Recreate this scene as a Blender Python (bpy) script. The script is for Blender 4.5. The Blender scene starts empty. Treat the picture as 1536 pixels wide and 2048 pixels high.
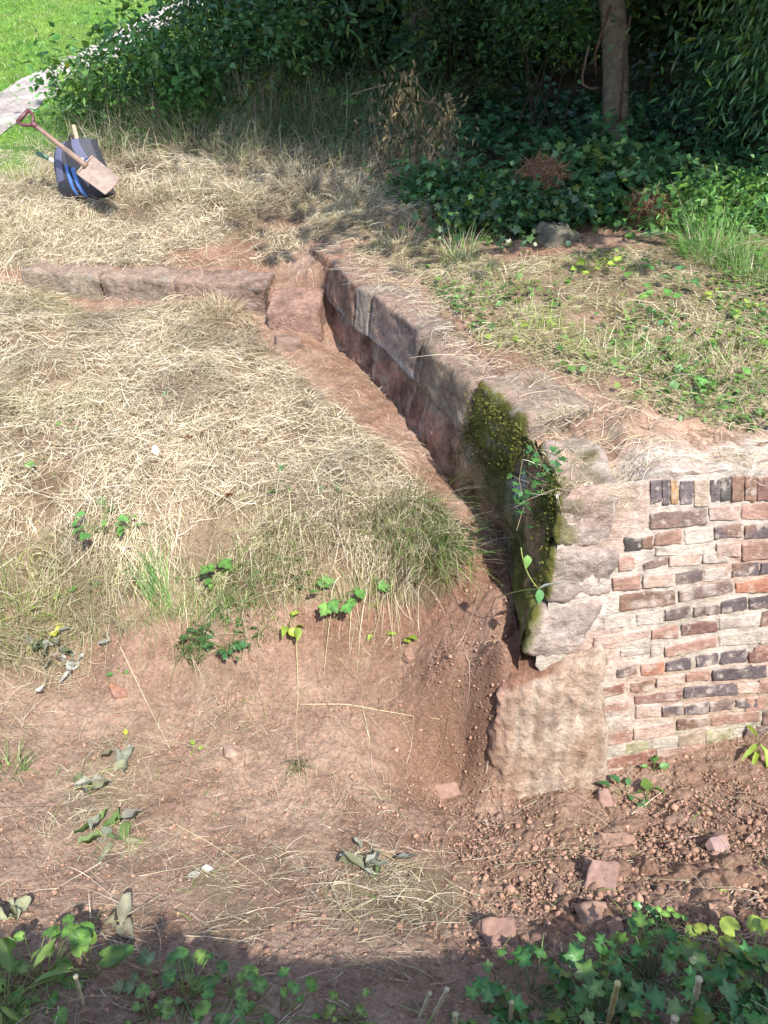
import bpy, math, random
import numpy as np
from mathutils import Vector, Matrix
from mathutils.bvhtree import BVHTree

# ------------------------------------------------------------------ camera, world, sun
S = bpy.context.scene
COL = S.collection
rng = np.random.default_rng(11)
random.seed(11)
F = 1550.0
TH = math.radians(34.0)
CAM = np.array([0.0, 0.0, 2.9])
cd = bpy.data.cameras.new('camera')
cam = bpy.data.objects.new('camera', cd)
COL.objects.link(cam)
cd.sensor_fit = 'VERTICAL'
cd.sensor_height = 36.0
cd.lens = F / 2048.0 * 36.0
cd.clip_start = 0.05
cd.clip_end = 500
cam.location = CAM
cam.rotation_euler = (math.pi / 2 - TH, 0, 0)
S.camera = cam
SUN_EL = math.radians(53)
SUN_H = (0.44, -0.898)
W = bpy.data.worlds.new('World')
S.world = W
W.use_nodes = True
nt = W.node_tree
sky = nt.nodes.new('ShaderNodeTexSky')
sky.sky_type = 'NISHITA'
sky.sun_disc = False
sky.sun_elevation = SUN_EL
sky.sun_rotation = math.atan2(SUN_H[0], SUN_H[1])
bg = nt.nodes['Background']
bg.inputs[1].default_value = 0.15
nt.links.new(sky.outputs[0], bg.inputs[0])
sl = bpy.data.lights.new('sun', 'SUN')
sun = bpy.data.objects.new('sun', sl)
COL.objects.link(sun)
sl.energy = 3.0
sl.angle = math.radians(0.6)
sl.color = (1.0, 0.965, 0.91)
ts = Vector((SUN_H[0] * math.cos(SUN_EL), SUN_H[1] * math.cos(SUN_EL), math.sin(SUN_EL)))
sun.rotation_euler = ts.to_track_quat('Z', 'Y').to_euler()
sun.location = (3, -4, 9)
S.view_settings.view_transform = 'Standard'
S.view_settings.look = 'None'
S.view_settings.exposure = 1.55
S.view_settings.gamma = 1.0

# ------------------------------------------------------------------ picking points on known planes
def ray(u, v):
    x = (u - 768) / F
    y = (1024 - v) / F
    return np.array([x, math.cos(TH) + y * math.sin(TH), -math.sin(TH) + y * math.cos(TH)])
def atz(u, v, z):
    d = ray(u, v)
    return CAM + d * (z - CAM[2]) / d[2]
def aty(u, v, Y):
    d = ray(u, v)
    return CAM + d * (Y - CAM[1]) / d[1]
def prj(x, y, z):
    zz = z - CAM[2]
    zc = np.maximum(y * math.cos(TH) - zz * math.sin(TH), 0.05)
    yc = y * math.sin(TH) + zz * math.cos(TH)
    return 768 + F * x / zc, 1024 - F * yc / zc

# ------------------------------------------------------------------ noise
def _h(ix, iy, iz, seed):
    h = (ix.astype(np.int64) * 374761393 + iy.astype(np.int64) * 668265263 + iz.astype(np.int64) * 2147483647 // 3 + seed * 974711) & 0xffffffff
    h = ((h ^ (h >> 13)) * 1274126177) & 0xffffffff
    h = ((h ^ (h >> 16)) * 2246822519) & 0xffffffff
    return ((h ^ (h >> 15)) & 0xffffff) / float(0xffffff)
def vn3(x, y, z, seed=0):
    ix, iy, iz = np.floor(x), np.floor(y), np.floor(z)
    fx, fy, fz = x - ix, y - iy, z - iz
    fx, fy, fz = [f * f * (3 - 2 * f) for f in (fx, fy, fz)]
    o = 0
    for dx in (0, 1):
        for dy in (0, 1):
            for dz in (0, 1):
                w = (fx if dx else 1 - fx) * (fy if dy else 1 - fy) * (fz if dz else 1 - fz)
                o = o + w * _h(ix + dx, iy + dy, iz + dz, seed)
    return o
def vn2(x, y, seed=0):
    ix, iy = np.floor(x), np.floor(y)
    fx, fy = x - ix, y - iy
    fx = fx * fx * (3 - 2 * fx)
    fy = fy * fy * (3 - 2 * fy)
    z = np.zeros_like(ix)
    return ((1 - fx) * (1 - fy) * _h(ix, iy, z, seed) + fx * (1 - fy) * _h(ix + 1, iy, z, seed)
            + (1 - fx) * fy * _h(ix, iy + 1, z, seed) + fx * fy * _h(ix + 1, iy + 1, z, seed))
def fbm2(x, y, s, o=4, seed=0):
    t = 0; a = 1; n = 0
    for k in range(o):
        t = t + a * vn2(x / s + 17.3 * k, y / s - 9.1 * k, seed + k); n += a; a *= .5; s *= .5
    return t / n * 2 - 1
def fbm3(p, s, o=3, seed=0):
    t = 0; a = 1; n = 0
    for k in range(o):
        t = t + a * vn3(p[:, 0] / s + 7.7 * k, p[:, 1] / s, p[:, 2] / s, seed + k); n += a; a *= .5; s *= .5
    return t / n * 2 - 1
def worley(x, y, s, seed=0):
    x = x / s; y = y / s
    ix, iy = np.floor(x), np.floor(y)
    best = np.full(x.shape, 9.0); sec = np.full(x.shape, 9.0); idv = np.zeros(x.shape)
    z = np.zeros_like(ix)
    for dx in (-1, 0, 1):
        for dy in (-1, 0, 1):
            cx, cy = ix + dx, iy + dy
            px = cx + _h(cx, cy, z, seed); py = cy + _h(cx, cy, z, seed + 1)
            d = np.hypot(px - x, py - y)
            c = d < best
            sec = np.where(c, best, np.minimum(sec, d))
            idv = np.where(c, _h(cx, cy, z, seed + 2), idv)
            best = np.minimum(best, d)
    return best, sec, idv
def sst(a, b, x):
    t = np.clip((x - a) / (b - a), 0, 1)
    return t * t * (3 - 2 * t)

# ------------------------------------------------------------------ mesh building
def tag(o, label=None, cat=None, group=None, kind=None):
    if label: o['label'] = label
    if cat: o['category'] = cat
    if group: o['group'] = group
    if kind: o['kind'] = kind
    return o
def thing(name, loc, label, cat, group=None):
    o = bpy.data.objects.new(name, None)
    COL.objects.link(o)
    o.empty_display_size = 0.1
    o.location = [float(c) for c in loc]
    return tag(o, label, cat, group)
def wloc(o):
    p = np.zeros(3)
    while o is not None:
        p = p + np.array(o.location); o = o.parent
    return p
class MB:
    def __init__(s):
        s.V = []; s.C = []; s.F = {}; s.n = 0
    def add(s, v, faces, col):
        v = np.asarray(v, float).reshape(-1, 3)
        c = np.empty((len(v), 3)); c[:] = col
        s.V.append(v); s.C.append(c)
        if not isinstance(faces, (list, tuple)): faces = [faces]
        for f in faces:
            f = np.asarray(f, np.int64)
            if f.size: s.F.setdefault(f.shape[1], []).append(f + s.n)
        s.n += len(v)
    def build(s, name, mat, parent=None, smooth=False):
        v = np.concatenate(s.V); c = np.concatenate(s.C)
        if parent is not None: org = wloc(parent)
        else: org = np.zeros(3)
        v = v - org
        me = bpy.data.meshes.new(name)
        loops = []; starts = []; tot = 0
        for k, fs in s.F.items():
            f = np.concatenate(fs)
            loops.append(f.ravel()); starts.append(np.arange(len(f)) * k + tot); tot += f.size
        loops = np.concatenate(loops).astype(np.int32); starts = np.concatenate(starts).astype(np.int32)
        me.vertices.add(len(v)); me.vertices.foreach_set('co', v.astype(np.float32).ravel())
        me.loops.add(len(loops)); me.loops.foreach_set('vertex_index', loops)
        me.polygons.add(len(starts)); me.polygons.foreach_set('loop_start', starts)
        me.update(calc_edges=True)
        at = me.color_attributes.new('Col', 'FLOAT_COLOR', 'POINT')
        at.data.foreach_set('color', np.hstack([np.clip(c, 0, 1), np.ones((len(c), 1))]).astype(np.float32).ravel())
        if smooth: me.polygons.foreach_set('use_smooth', np.ones(len(starts), bool))
        me.materials.append(mat)
        o = bpy.data.objects.new(name, me)
        COL.objects.link(o)
        if parent is not None: o.parent = parent
        return o

def gridfaces(nr, nc, wrap=False):
    r, c = np.meshgrid(np.arange(nr - 1), np.arange(nc if wrap else nc - 1), indexing='ij')
    a = r * nc + c; b = r * nc + (c + 1) % nc
    return np.stack([a, b, b + nc, a + nc], -1).reshape(-1, 4)

def tube(mb, pts, rad, col, n=7, jit=0.0, cap=True):
    P = np.asarray(pts, float); m = len(P)
    R = np.broadcast_to(np.asarray(rad, float), (m,))
    T = np.gradient(P, axis=0); T /= np.linalg.norm(T, axis=1)[:, None] + 1e-9
    up = np.array([0, 0, 1.0]) if abs(T[0, 2]) < .9 else np.array([1.0, 0, 0])
    A = np.cross(T, up); A /= np.linalg.norm(A, axis=1)[:, None] + 1e-9
    B = np.cross(T, A)
    th = np.arange(n) / n * 2 * math.pi
    rr = R[:, None] * (1 + jit * rng.uniform(-1, 1, (m, n)))
    v = P[:, None] + rr[..., None] * (np.cos(th)[None, :, None] * A[:, None] + np.sin(th)[None, :, None] * B[:, None])
    f = [gridfaces(m, n, True)]
    if cap: f += [np.arange(n)[::-1][None], (np.arange(n) + (m - 1) * n)[None]]
    mb.add(v.reshape(-1, 3), f, col)
def bez(a, b, c, n=8):
    t = np.linspace(0, 1, n)[:, None]
    a, b, c = [np.asarray(q, float) for q in (a, b, c)]
    return (1 - t) ** 2 * a + 2 * t * (1 - t) * b + t * t * c

_cube = {}
def cube_surface(n):
    if n in _cube: return _cube[n]
    g = np.linspace(0, 1, n + 1); g = .45 * g + .55 * (1 - np.cos(math.pi * g)) / 2
    idx = {}; V = []; Fc = []
    def vid(p):
        k = tuple(np.round(p, 6))
        if k not in idx: idx[k] = len(V); V.append(p)
        return idx[k]
    for ax in range(3):
        for side in (0, 1):
            for i in range(n):
                for j in range(n):
                    q = []
                    for (a, b) in ((i, j), (i + 1, j), (i + 1, j + 1), (i, j + 1)):
                        p = [0, 0, 0]; p[ax] = side; p[(ax + 1) % 3] = g[a]; p[(ax + 2) % 3] = g[b]
                        q.append(vid(p))
                    Fc.append(q if side else q[::-1])
    _cube[n] = (np.array(V, float), np.array(Fc))
    return _cube[n]
def hexa(mb, c8, n=6, rnd=0.12, amp=0.01, scale=.12, colf=None, col=(.3, .25, .2), seed=0, fine=0.0):
    """rounded, roughened block. c8: corners in order (x0y0z0,x1y0z0,x1y1z0,x0y1z0, same at z1)"""
    U, Fc = cube_surface(n)
    q = U * 2 - 1
    c = np.asarray(c8, float)
    dims = np.array([np.linalg.norm(e) for e in (c[1] - c[0] + c[5] - c[4] + c[2] - c[3], c[3] - c[0] + c[7] - c[4], c[4] - c[0] + c[6] - c[2])]) / np.array([3, 2, 2])
    r = np.clip(rnd * dims.min() / dims, .01, .9) if rnd < .45 else np.full(3, rnd)
    inner = np.clip(q, -1 + r, 1 - r)
    d = (q - inner) / r
    L = np.linalg.norm(d, axis=1)
    k = (np.abs(d) > 1e-9).sum(1) > 1
    q2 = q.copy()
    q2[k] = inner[k] + r * (d[k] / L[k][:, None] * np.abs(d[k]).max(1)[:, None])
    u = (q2 + 1) / 2
    x, y, z = u[:, 0:1], u[:, 1:2], u[:, 2:3]
    bot = (1 - x) * (1 - y) * c[0] + x * (1 - y) * c[1] + x * y * c[2] + (1 - x) * y * c[3]
    top = (1 - x) * (1 - y) * c[4] + x * (1 - y) * c[5] + x * y * c[6] + (1 - x) * y * c[7]
    P = (1 - z) * bot + z * top
    ctr = c.mean(0)
    ex = (c[1] - c[0] + c[5] - c[4]); ey = (c[3] - c[0] + c[7] - c[4]); ez = (c[4] - c[0] + c[6] - c[2])
    N = (q2 - inner) / r + 1e-6 * q2
    nrm = sum(N[:, i:i + 1] * (e / (np.linalg.norm(e) + 1e-9)) for i, e in enumerate((ex, ey, ez)))
    nrm /= np.linalg.norm(nrm, axis=1)[:, None] + 1e-9
    P = P + nrm * (amp * fbm3(P, scale, 4, 31 + seed))[:, None]
    if fine: P = P + nrm * (fine * fbm3(P, .025, 2, 77 + seed))[:, None]
    cc = colf(P, nrm) if colf else np.array(col)
    mb.add(P, Fc, cc)
    return P
def box8(ctr, sx, sy, sz, R=None):
    h = np.array([[-1, -1, -1], [1, -1, -1], [1, 1, -1], [-1, 1, -1], [-1, -1, 1], [1, -1, 1], [1, 1, 1], [-1, 1, 1]]) * np.array([sx, sy, sz]) / 2
    if R is not None: h = h @ np.asarray(R).T
    return h + np.asarray(ctr)
def rotm(rx=0, ry=0, rz=0):
    from mathutils import Euler
    return np.array(Euler((rx, ry, rz)).to_matrix())
def frames(az, pitch, roll):
    """rotation matrices: local +Y along (az,pitch), rolled about it"""
    n = len(az)
    y = np.stack([np.cos(pitch) * np.cos(az), np.cos(pitch) * np.sin(az), np.sin(pitch)], 1)
    x0 = np.stack([np.sin(az), -np.cos(az), np.zeros(n)], 1)
    z0 = np.cross(x0, y)
    x = x0 * np.cos(roll)[:, None] + z0 * np.sin(roll)[:, None]
    z = np.cross(x, y)
    return np.stack([x, y, z], -1)
def scatter(mb, proto, pos, R, sc, col, cproto=None):
    pv, pf = proto
    n, m = len(pos), len(pv)
    if n == 0: return
    sc = np.asarray(sc, float)
    if sc.ndim == 1: sc = sc[:, None].repeat(3, 1)
    v = np.einsum('nij,nmj->nmi', R, pv[None] * sc[:, None, :]) + np.asarray(pos)[:, None]
    c = np.broadcast_to(np.asarray(col, float).reshape(-1, 1, 3), (n, 1, 3)).repeat(m, 1)
    if cproto is not None: c = c * cproto[None]
    fs = []
    for f in pf:
        f = np.asarray(f)
        fs.append((f[None] + (np.arange(n) * m)[:, None, None]).reshape(-1, f.shape[1]))
    mb.add(v.reshape(-1, 3), fs, c.reshape(-1, 3))

# ---- leaf shapes: unit length along +Y
def leaf_strip(st, fold=.25, droop=.15):
    V = []
    for t, w in st:
        z = -droop * t * t
        V += [(-w, t, z + fold * w), (0, t, z), (w, t, z + fold * w)]
    f = []
    for k in range(len(st) - 1):
        a = k * 3
        f += [(a, a + 1, a + 4, a + 3), (a + 1, a + 2, a + 5, a + 4)]
    return np.array(V, float), [np.array(f)]
OVATE = leaf_strip([(0, .02), (.15, .22), (.35, .34), (.6, .27), (.82, .13), (1, .005)])
BUSH = leaf_strip([(0, .04), (.4, .32), (1, .01)], .3, .2)
LANCE = leaf_strip([(0, .02), (.3, .11), (.65, .1), (1, .004)], .3, .35)
WILT = leaf_strip([(0, .04), (.15, .2), (.35, .3), (.6, .25), (.85, .15), (1, .01)], .7, -.1)
def fan_leaf(half, ctr, cup=.12):
    L = [(x, y) for x, y in half]
    pts = L + [(-x, y) for x, y in L[::-1] if abs(x) > 1e-6]
    V = [(ctr[0], ctr[1], 0)]
    for x, y in pts:
        V.append((x, y, cup * (abs(x)) - .12 * max(y - ctr[1], 0)))
    n = len(pts)
    # middle ring for shape
    M = [((x + ctr[0]) / 2, (y + ctr[1]) / 2, .03) for x, y in pts]
    V += M
    f3 = [(0, n + 1 + k, n + 1 + (k + 1) % n) for k in range(n)]
    f4 = [(n + 1 + k, 1 + k, 1 + (k + 1) % n, n + 1 + (k + 1) % n) for k in range(n)]
    return np.array(V, float), [np.array(f3), np.array(f4)]
IVY = fan_leaf([(0, 0), (.14, -.1), (.34, -.1), (.5, .0), (.42, .14), (.36, .26), (.52, .38), (.64, .55), (.4, .56), (.24, .64), (.12, .84), (0, 1.02)], (0, .3))
MAPLE = fan_leaf([(0, 0), (.2, -.06), (.3, .05), (.44, .1), (.36, .24), (.5, .36), (.56, .52), (.4, .54), (.3, .62), (.3, .78), (.17, .8), (0, 1.0)], (0, .25))
def round_leaf():
    n = 28; V = [(0, .42, -.03)]; rings = []
    for r, z in ((.2, -.01), (.36, .01), (.5, 0)):
        for k in range(n):
            a = -math.pi / 2 + (k + .5) / n * 2 * math.pi
            rr = r
            dn = min(k + .5, n - k - .5)
            if dn < 2.5: rr *= .35 + .26 * dn
            if r > .45: rr *= 1 + .045 * (1 if k % 2 else -1)
            V.append((math.cos(a) * rr * 1.05, .42 + math.sin(a) * rr, z + .02 * math.sin(3 * a) * (r / .5) + (.015 if k % 4 == 0 else 0)))
    f3 = [(0, 1 + k, 1 + (k + 1) % n) for k in range(n)]
    f4 = []
    for q in range(2):
        for k in range(n):
            a = 1 + q * n
            f4.append((a + k, a + n + k, a + n + (k + 1) % n, a + (k + 1) % n))
    return np.array(V, float), [np.array(f3), np.array(f4)]
ROUND = round_leaf()
def ctone(proto, cx, cy):
    v = proto[0]; d = np.hypot(v[:, 0] - cx, v[:, 1] - cy)
    a = np.arctan2(v[:, 1] - cy, v[:, 0] - cx)
    return np.repeat((1.45 - .7 * np.clip(d / .5, 0, 1) + .18 * np.cos(a * 5 + math.pi / 2 * 3) * (d > .1))[:, None], 3, 1)
CPR = dict(ivy=ctone(IVY, 0, .3), maple=ctone(MAPLE, 0, .25), round=ctone(ROUND, 0, .2))
LEAF = dict(ovate=OVATE, bush=BUSH, lance=LANCE, ivy=IVY, maple=MAPLE, round=ROUND, wilt=WILT)

# ------------------------------------------------------------------ materials
def mat_col(name, rough=.9, var=.25, vs=30, bump=.3, bs=60, bd=.01, spec=.2, tint=None, detail=6, bz=1.6):
    m = bpy.data.materials.new(name); m.use_nodes = True
    n = m.node_tree.nodes; l = m.node_tree.links
    p = n['Principled BSDF']
    p.inputs['Roughness'].default_value = rough
    p.inputs['Specular IOR Level'].default_value = spec
    a = n.new('ShaderNodeAttribute'); a.attribute_name = 'Col'
    tc = n.new('ShaderNodeTexCoord')
    no = n.new('ShaderNodeTexNoise'); no.inputs['Scale'].default_value = vs; no.inputs['Detail'].default_value = detail
    no.inputs['Roughness'].default_value = .65
    l.new(tc.outputs['Object'], no.inputs['Vector'])
    mr = n.new('ShaderNodeMapRange')
    mr.inputs[1].default_value = .3; mr.inputs[2].default_value = .7
    mr.inputs[3].default_value = 1 - var; mr.inputs[4].default_value = 1 + var
    l.new(no.outputs[0], mr.inputs[0])
    mx = n.new('ShaderNodeMix'); mx.data_type = 'RGBA'; mx.blend_type = 'MULTIPLY'; mx.inputs[0].default_value = 1
    l.new(a.outputs['Color'], mx.inputs[6]); l.new(mr.outputs[0], mx.inputs[7])
    out = mx.outputs[2]
    if tint:
        n2 = n.new('ShaderNodeTexNoise'); n2.inputs['Scale'].default_value = tint[1]; n2.inputs['Detail'].default_value = 5
        l.new(tc.outputs['Object'], n2.inputs['Vector'])
        r2 = n.new('ShaderNodeMapRange'); r2.inputs[1].default_value = tint[2]; r2.inputs[2].default_value = tint[2] + .12
        r2.inputs[4].default_value = tint[3]
        l.new(n2.outputs[0], r2.inputs[0])
        m2 = n.new('ShaderNodeMix'); m2.data_type = 'RGBA'
        m2.inputs[7].default_value = (*tint[0], 1)
        l.new(r2.outputs[0], m2.inputs[0]); l.new(out, m2.inputs[6])
        out = m2.outputs[2]
    l.new(out, p.inputs['Base Color'])
    if bump:
        mp = n.new('ShaderNodeMapping'); mp.inputs['Scale'].default_value = (1, 1, bz)
        l.new(tc.outputs['Object'], mp.inputs['Vector'])
        b1 = n.new('ShaderNodeTexNoise'); b1.inputs['Scale'].default_value = bs; b1.inputs['Detail'].default_value = 8
        b1.inputs['Roughness'].default_value = .7
        l.new(mp.outputs[0], b1.inputs['Vector'])
        bp = n.new('ShaderNodeBump'); bp.inputs['Strength'].default_value = bump; bp.inputs['Distance'].default_value = bd
        l.new(b1.outputs[0], bp.inputs['Height']); l.new(bp.outputs[0], p.inputs['Normal'])
    return m
def mat_leaf(name, rough=.45, trans=.25, spec=.4, var=.2, vs=25):
    m = bpy.data.materials.new(name); m.use_nodes = True
    n = m.node_tree.nodes; l = m.node_tree.links
    p = n['Principled BSDF']; p.inputs['Roughness'].default_value = rough; p.inputs['Specular IOR Level'].default_value = spec
    a = n.new('ShaderNodeAttribute'); a.attribute_name = 'Col'
    tc = n.new('ShaderNodeTexCoord')
    no = n.new('ShaderNodeTexNoise'); no.inputs['Scale'].default_value = vs; no.inputs['Detail'].default_value = 4
    l.new(tc.outputs['Object'], no.inputs['Vector'])
    mr = n.new('ShaderNodeMapRange'); mr.inputs[1].default_value = .3; mr.inputs[2].default_value = .7
    mr.inputs[3].default_value = 1 - var; mr.inputs[4].default_value = 1 + var
    l.new(no.outputs[0], mr.inputs[0])
    mx = n.new('ShaderNodeMix'); mx.data_type = 'RGBA'; mx.blend_type = 'MULTIPLY'; mx.inputs[0].default_value = 1
    l.new(a.outputs['Color'], mx.inputs[6]); l.new(mr.outputs[0], mx.inputs[7])
    l.new(mx.outputs[2], p.inputs['Base Color'])
    t = n.new('ShaderNodeBsdfTranslucent')
    l.new(mx.outputs[2], t.inputs[0])
    ms = n.new('ShaderNodeMixShader'); ms.inputs[0].default_value = trans
    l.new(p.outputs[0], ms.inputs[1]); l.new(t.outputs[0], ms.inputs[2])
    l.new(ms.outputs[0], n['Material Output'].inputs[0])
    return m
M_GROUND = mat_col('soil and turf', .97, .34, 60, 1.0, 85, .02, .08, ((.44, .33, .26), 85, .60, .5), 10)
M_CLOD = mat_col('soil clods', .95, .2, 60, .5, 120, .006, .1)
M_STONE = mat_col('weathered sandstone', .95, .42, 26, 1.0, 38, .03, .1, ((.34, .31, .27), 14, .57, .5), 9)
M_EARTHY = mat_col('earth caked masonry', .97, .4, 30, 1.0, 45, .03, .1, None, 9)
M_BRICK = mat_col('old brick', .92, .3, 46, .9, 70, .014, .15, ((.47, .39, .325), 30, .56, .7), 9)
M_MORTAR = mat_col('lime mortar', .95, .28, 34, .9, 60, .018, .1, ((.36, .33, .25), 7, .58, .5))
M_FOOT = mat_col('mortared footing', .95, .34, 30, 1.0, 48, .024, .1, ((.26, .165, .115), 16, .60, .55), 9, .8)
M_QUOIN = mat_col('pale corner stone', .95, .36, 26, 1.0, 42, .024, .1, ((.22, .165, .125), 11, .575, .6), 9, 1.3)
M_PATH = mat_col('gravel', .95, .4, 22, .9, 28, .04, .1, ((.25, .2, .16), 6, .55, .5), 10)
M_STRAW = mat_leaf('dry grass', .6, .22, .3, .12)
M_GRASS = mat_leaf('green grass', .5, .35, .3, .15)
M_LEAF = mat_leaf('fresh leaves', .45, .3, .4)
M_IVY = mat_leaf('ivy leaves', .38, .15, .45)
M_DEAD = mat_leaf('withered leaves', .7, .2, .2)
M_MOSS = mat_leaf('moss', .9, .1, .1)
M_STEM = mat_col('stems', .7, .2, 60, .2, 80, .004, .3)
M_BARK = mat_col('bark', .95, .45, 12, 1.0, 22, .07, .1, None, 9)
M_ROCK = mat_col('stone chips', .9, .2, 40, .5, 60, .006, .2)
M_WOOD = mat_col('worn wood', .65, .25, 30, .2, 60, .003, .3)
M_RUST = mat_col('rusty steel', .7, .25, 25, .25, 70, .003, .4)
M_FABRIC = mat_col('bag fabric', .8, .12, 60, .25, 300, .002, .3)
M_PLAST = mat_col('plastic and paint', .45, .1, 30, 0, 1, 0, .5)

# ------------------------------------------------------------------ terrain
def inpoly(u, v, poly):
    r = np.zeros(u.shape, bool)
    n = len(poly)
    for i in range(n):
        x0, y0 = poly[i]; x1, y1 = poly[(i + 1) % n]
        if y0 == y1: continue
        c = ((y0 > v) != (y1 > v)) & (u < (x1 - x0) * (v - y0) / (y1 - y0) + x0)
        r ^= c
    return r
A_PIX = [(0, 620, 1.07), (190, 630, 1.0), (300, 618, 1.02), (430, 604, 1.06), (500, 630, .98), (530, 648, .95), (580, 655, .94), (640, 650, .93),
 (650, 685, .85), (700, 750, .82), (780, 830, .8), (860, 900, .75), (920, 960, .72), (1000, 1050, .66), (1020, 1140, .62), (1030, 1250, .58), (1014, 1300, .63), (985, 1335, .53), (1022, 1318, .60), (600, 668, .93), (545, 662, .94),
 (560, 700, .9), (640, 800, .88), (760, 900, .84), (840, 960, .8), (900, 1020, .76),
 (0, 750, .98), (250, 750, .95), (500, 750, .92), (0, 900, .9), (250, 900, .86), (500, 900, .85), (700, 960, .83), (0, 1050, .72), (250, 1030, .74), (500, 1020, .76), (750, 1010, .8), (900, 1080, .73),
 (0, 1300, .35), (200, 1330, .26), (400, 1335, .22), (600, 1300, .3), (750, 1260, .35), (850, 1250, .4), (950, 1300, .48),
 (0, 1180, .52), (250, 1160, .55), (500, 1170, .55), (750, 1140, .6), (870, 1170, .58), (400, 1290, .34), (250, 1290, .36),
 (0, 1500, .26), (250, 1500, .2), (500, 1500, .17), (700, 1450, .18), (850, 1380, .27), (900, 1340, .42), (950, 1345, .46), (918, 1420, .22), (930, 1490, .07), (1000, 1560, .02),
 (1100, 1590, 0), (1220, 1590, .0), (1380, 1520, .06), (1536, 1490, .09), (1536, 1600, .17), (1400, 1600, .12), (1300, 1680, .12), (1000, 1680, .1), (800, 1620, .12), (500, 1650, .2), (250, 1650, .26), (0, 1650, .32),
 (0, 1850, .5), (400, 1850, .45), (768, 1850, .4), (1060, 1850, .3), (1200, 1800, .28), (1536, 1800, .36), (1060, 1780, .22),
 (0, 2048, .8), (400, 1960, .62), (768, 2048, .75), (1150, 1960, .5), (1536, 2048, .75)]
A_PTS = np.array([atz(*p) for p in A_PIX] + [(-2.5, 0, 1.05), (0, 0, 1.05), (2.5, 0, 1.05), (-4, 5.4, 1.06), (-4, 3.8, .9), (-4, 3, .55), (-4, 2.3, .3), (-4, 1.2, .55),
 (4, 2.5, .1), (4, 1.2, .55), (-9, 5, 1.1), (-9, 2, .3), (9, 2.5, .1), (-9, -4, 1.1), (9, -4, 1.1), (0, -4, 1.1), (-.9, 2.75, .28), (1.3, 3.2, .3), (3, 3.2, .2), (.62, 2.42, .1), (.8, 2.35, .0), (.9, 2.5, .05), (.6, 2.26, .03), (.95, 2.3, 0)])
B_PTS = np.array([(-4, 5.9, 1.2), (-2.7, 5.85, 1.19), (-1.5, 5.72, 1.17), (-.75, 5.6, 1.16), (-2.41, 6.73, 1.5), (-1, 6.4, 1.37), (-.6, 6.1, 1.31), (-3.5, 6.6, 1.46),
 (-.25, 5.75, 1.36), (.1, 5.2, 1.36), (.35, 4.6, 1.36), (.6, 4.0, 1.36), (.75, 3.6, 1.35), (.95, 3.2, 1.33), (1.3, 3.05, 1.3), (2, 3.2, 1.28), (1.5, 3.6, 1.33), (1.5, 4, 1.38), (2.5, 4, 1.37), (.78, 5.35, 1.45), (2, 5.2, 1.46), (3.5, 5, 1.45),
 (2.25, 8.3, 1.6), (0, 8, 1.62), (-2, 8, 1.63), (-4, 8.8, 1.72), (-4.8, 10.9, 1.88), (4, 8, 1.6), (-4.2, 13, 2.1), (-3.8, 18.5, 2.67), (4, 13, 2.0), (4, 18, 2.5),
 (-12, 18, 2.65), (-12, 10, 1.85), (12, 10, 1.8), (-8, 26, 3.4), (8, 26, 3.3), (-40, 40, 4.4), (40, 40, 4.4), (0, 80, 6), (-9, 6, 1.3), (9, 5, 1.4), (9, 3.5, 1.3)])
def rbf_fit(P, e):
    d = np.sqrt(((P[:, None, :2] - P[None, :, :2]) ** 2).sum(-1) + e * e)
    n = len(P)
    A = np.zeros((n + 3, n + 3)); A[:n, :n] = d - np.eye(n) * .004
    Q = np.c_[np.ones(n), P[:, :2]]
    A[:n, n:] = Q; A[n:, :n] = Q.T
    w = np.linalg.solve(A, np.r_[P[:, 2], 0, 0, 0])
    def f(x, y):
        o = w[n] + w[n + 1] * x + w[n + 2] * y
        for i in range(n): o = o + w[i] * np.sqrt((x - P[i, 0]) ** 2 + (y - P[i, 1]) ** 2 + e * e)
        return o
    return f
fA = rbf_fit(A_PTS, .1); fB = rbf_fit(B_PTS, .25)
# front line of the masonry (plan), left to right
PL = [(-80, 5.95), (-4, 5.95), (-2.7, 5.77), (-.9, 5.5), (-.46, 5.5), (-.27, 5.4), (0.0, 4.9), (.1, 4.75), (.37, 4.1), (.43, 3.8), (.58, 3.45), (.78, 3.05), (.86, 2.75), (1.05, 2.75), (1.6, 2.84), (2.7, 3.05), (9, 4.2), (80, 17)]
PLY = PL + [(90, 300), (-90, 300)]
def masks(x, y):
    d = np.full(x.shape, 1e9)
    for (x0, y0), (x1, y1) in zip(PL[:-1], PL[1:]):
        dx, dy = x1 - x0, y1 - y0
        t = np.clip(((x - x0) * dx + (y - y0) * dy) / (dx * dx + dy * dy), 0, 1)
        d = np.minimum(d, np.hypot(x - x0 - t * dx, y - y0 - t * dy))
    s = np.where(inpoly(x, y, PLY), d, -d)
    w = .05 + .45 * sst(-2.55, -3.3, x) if False else .05 + .45 * (1 - sst(-3.3, -2.65, x))
    return sst(-w, w, s)
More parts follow.
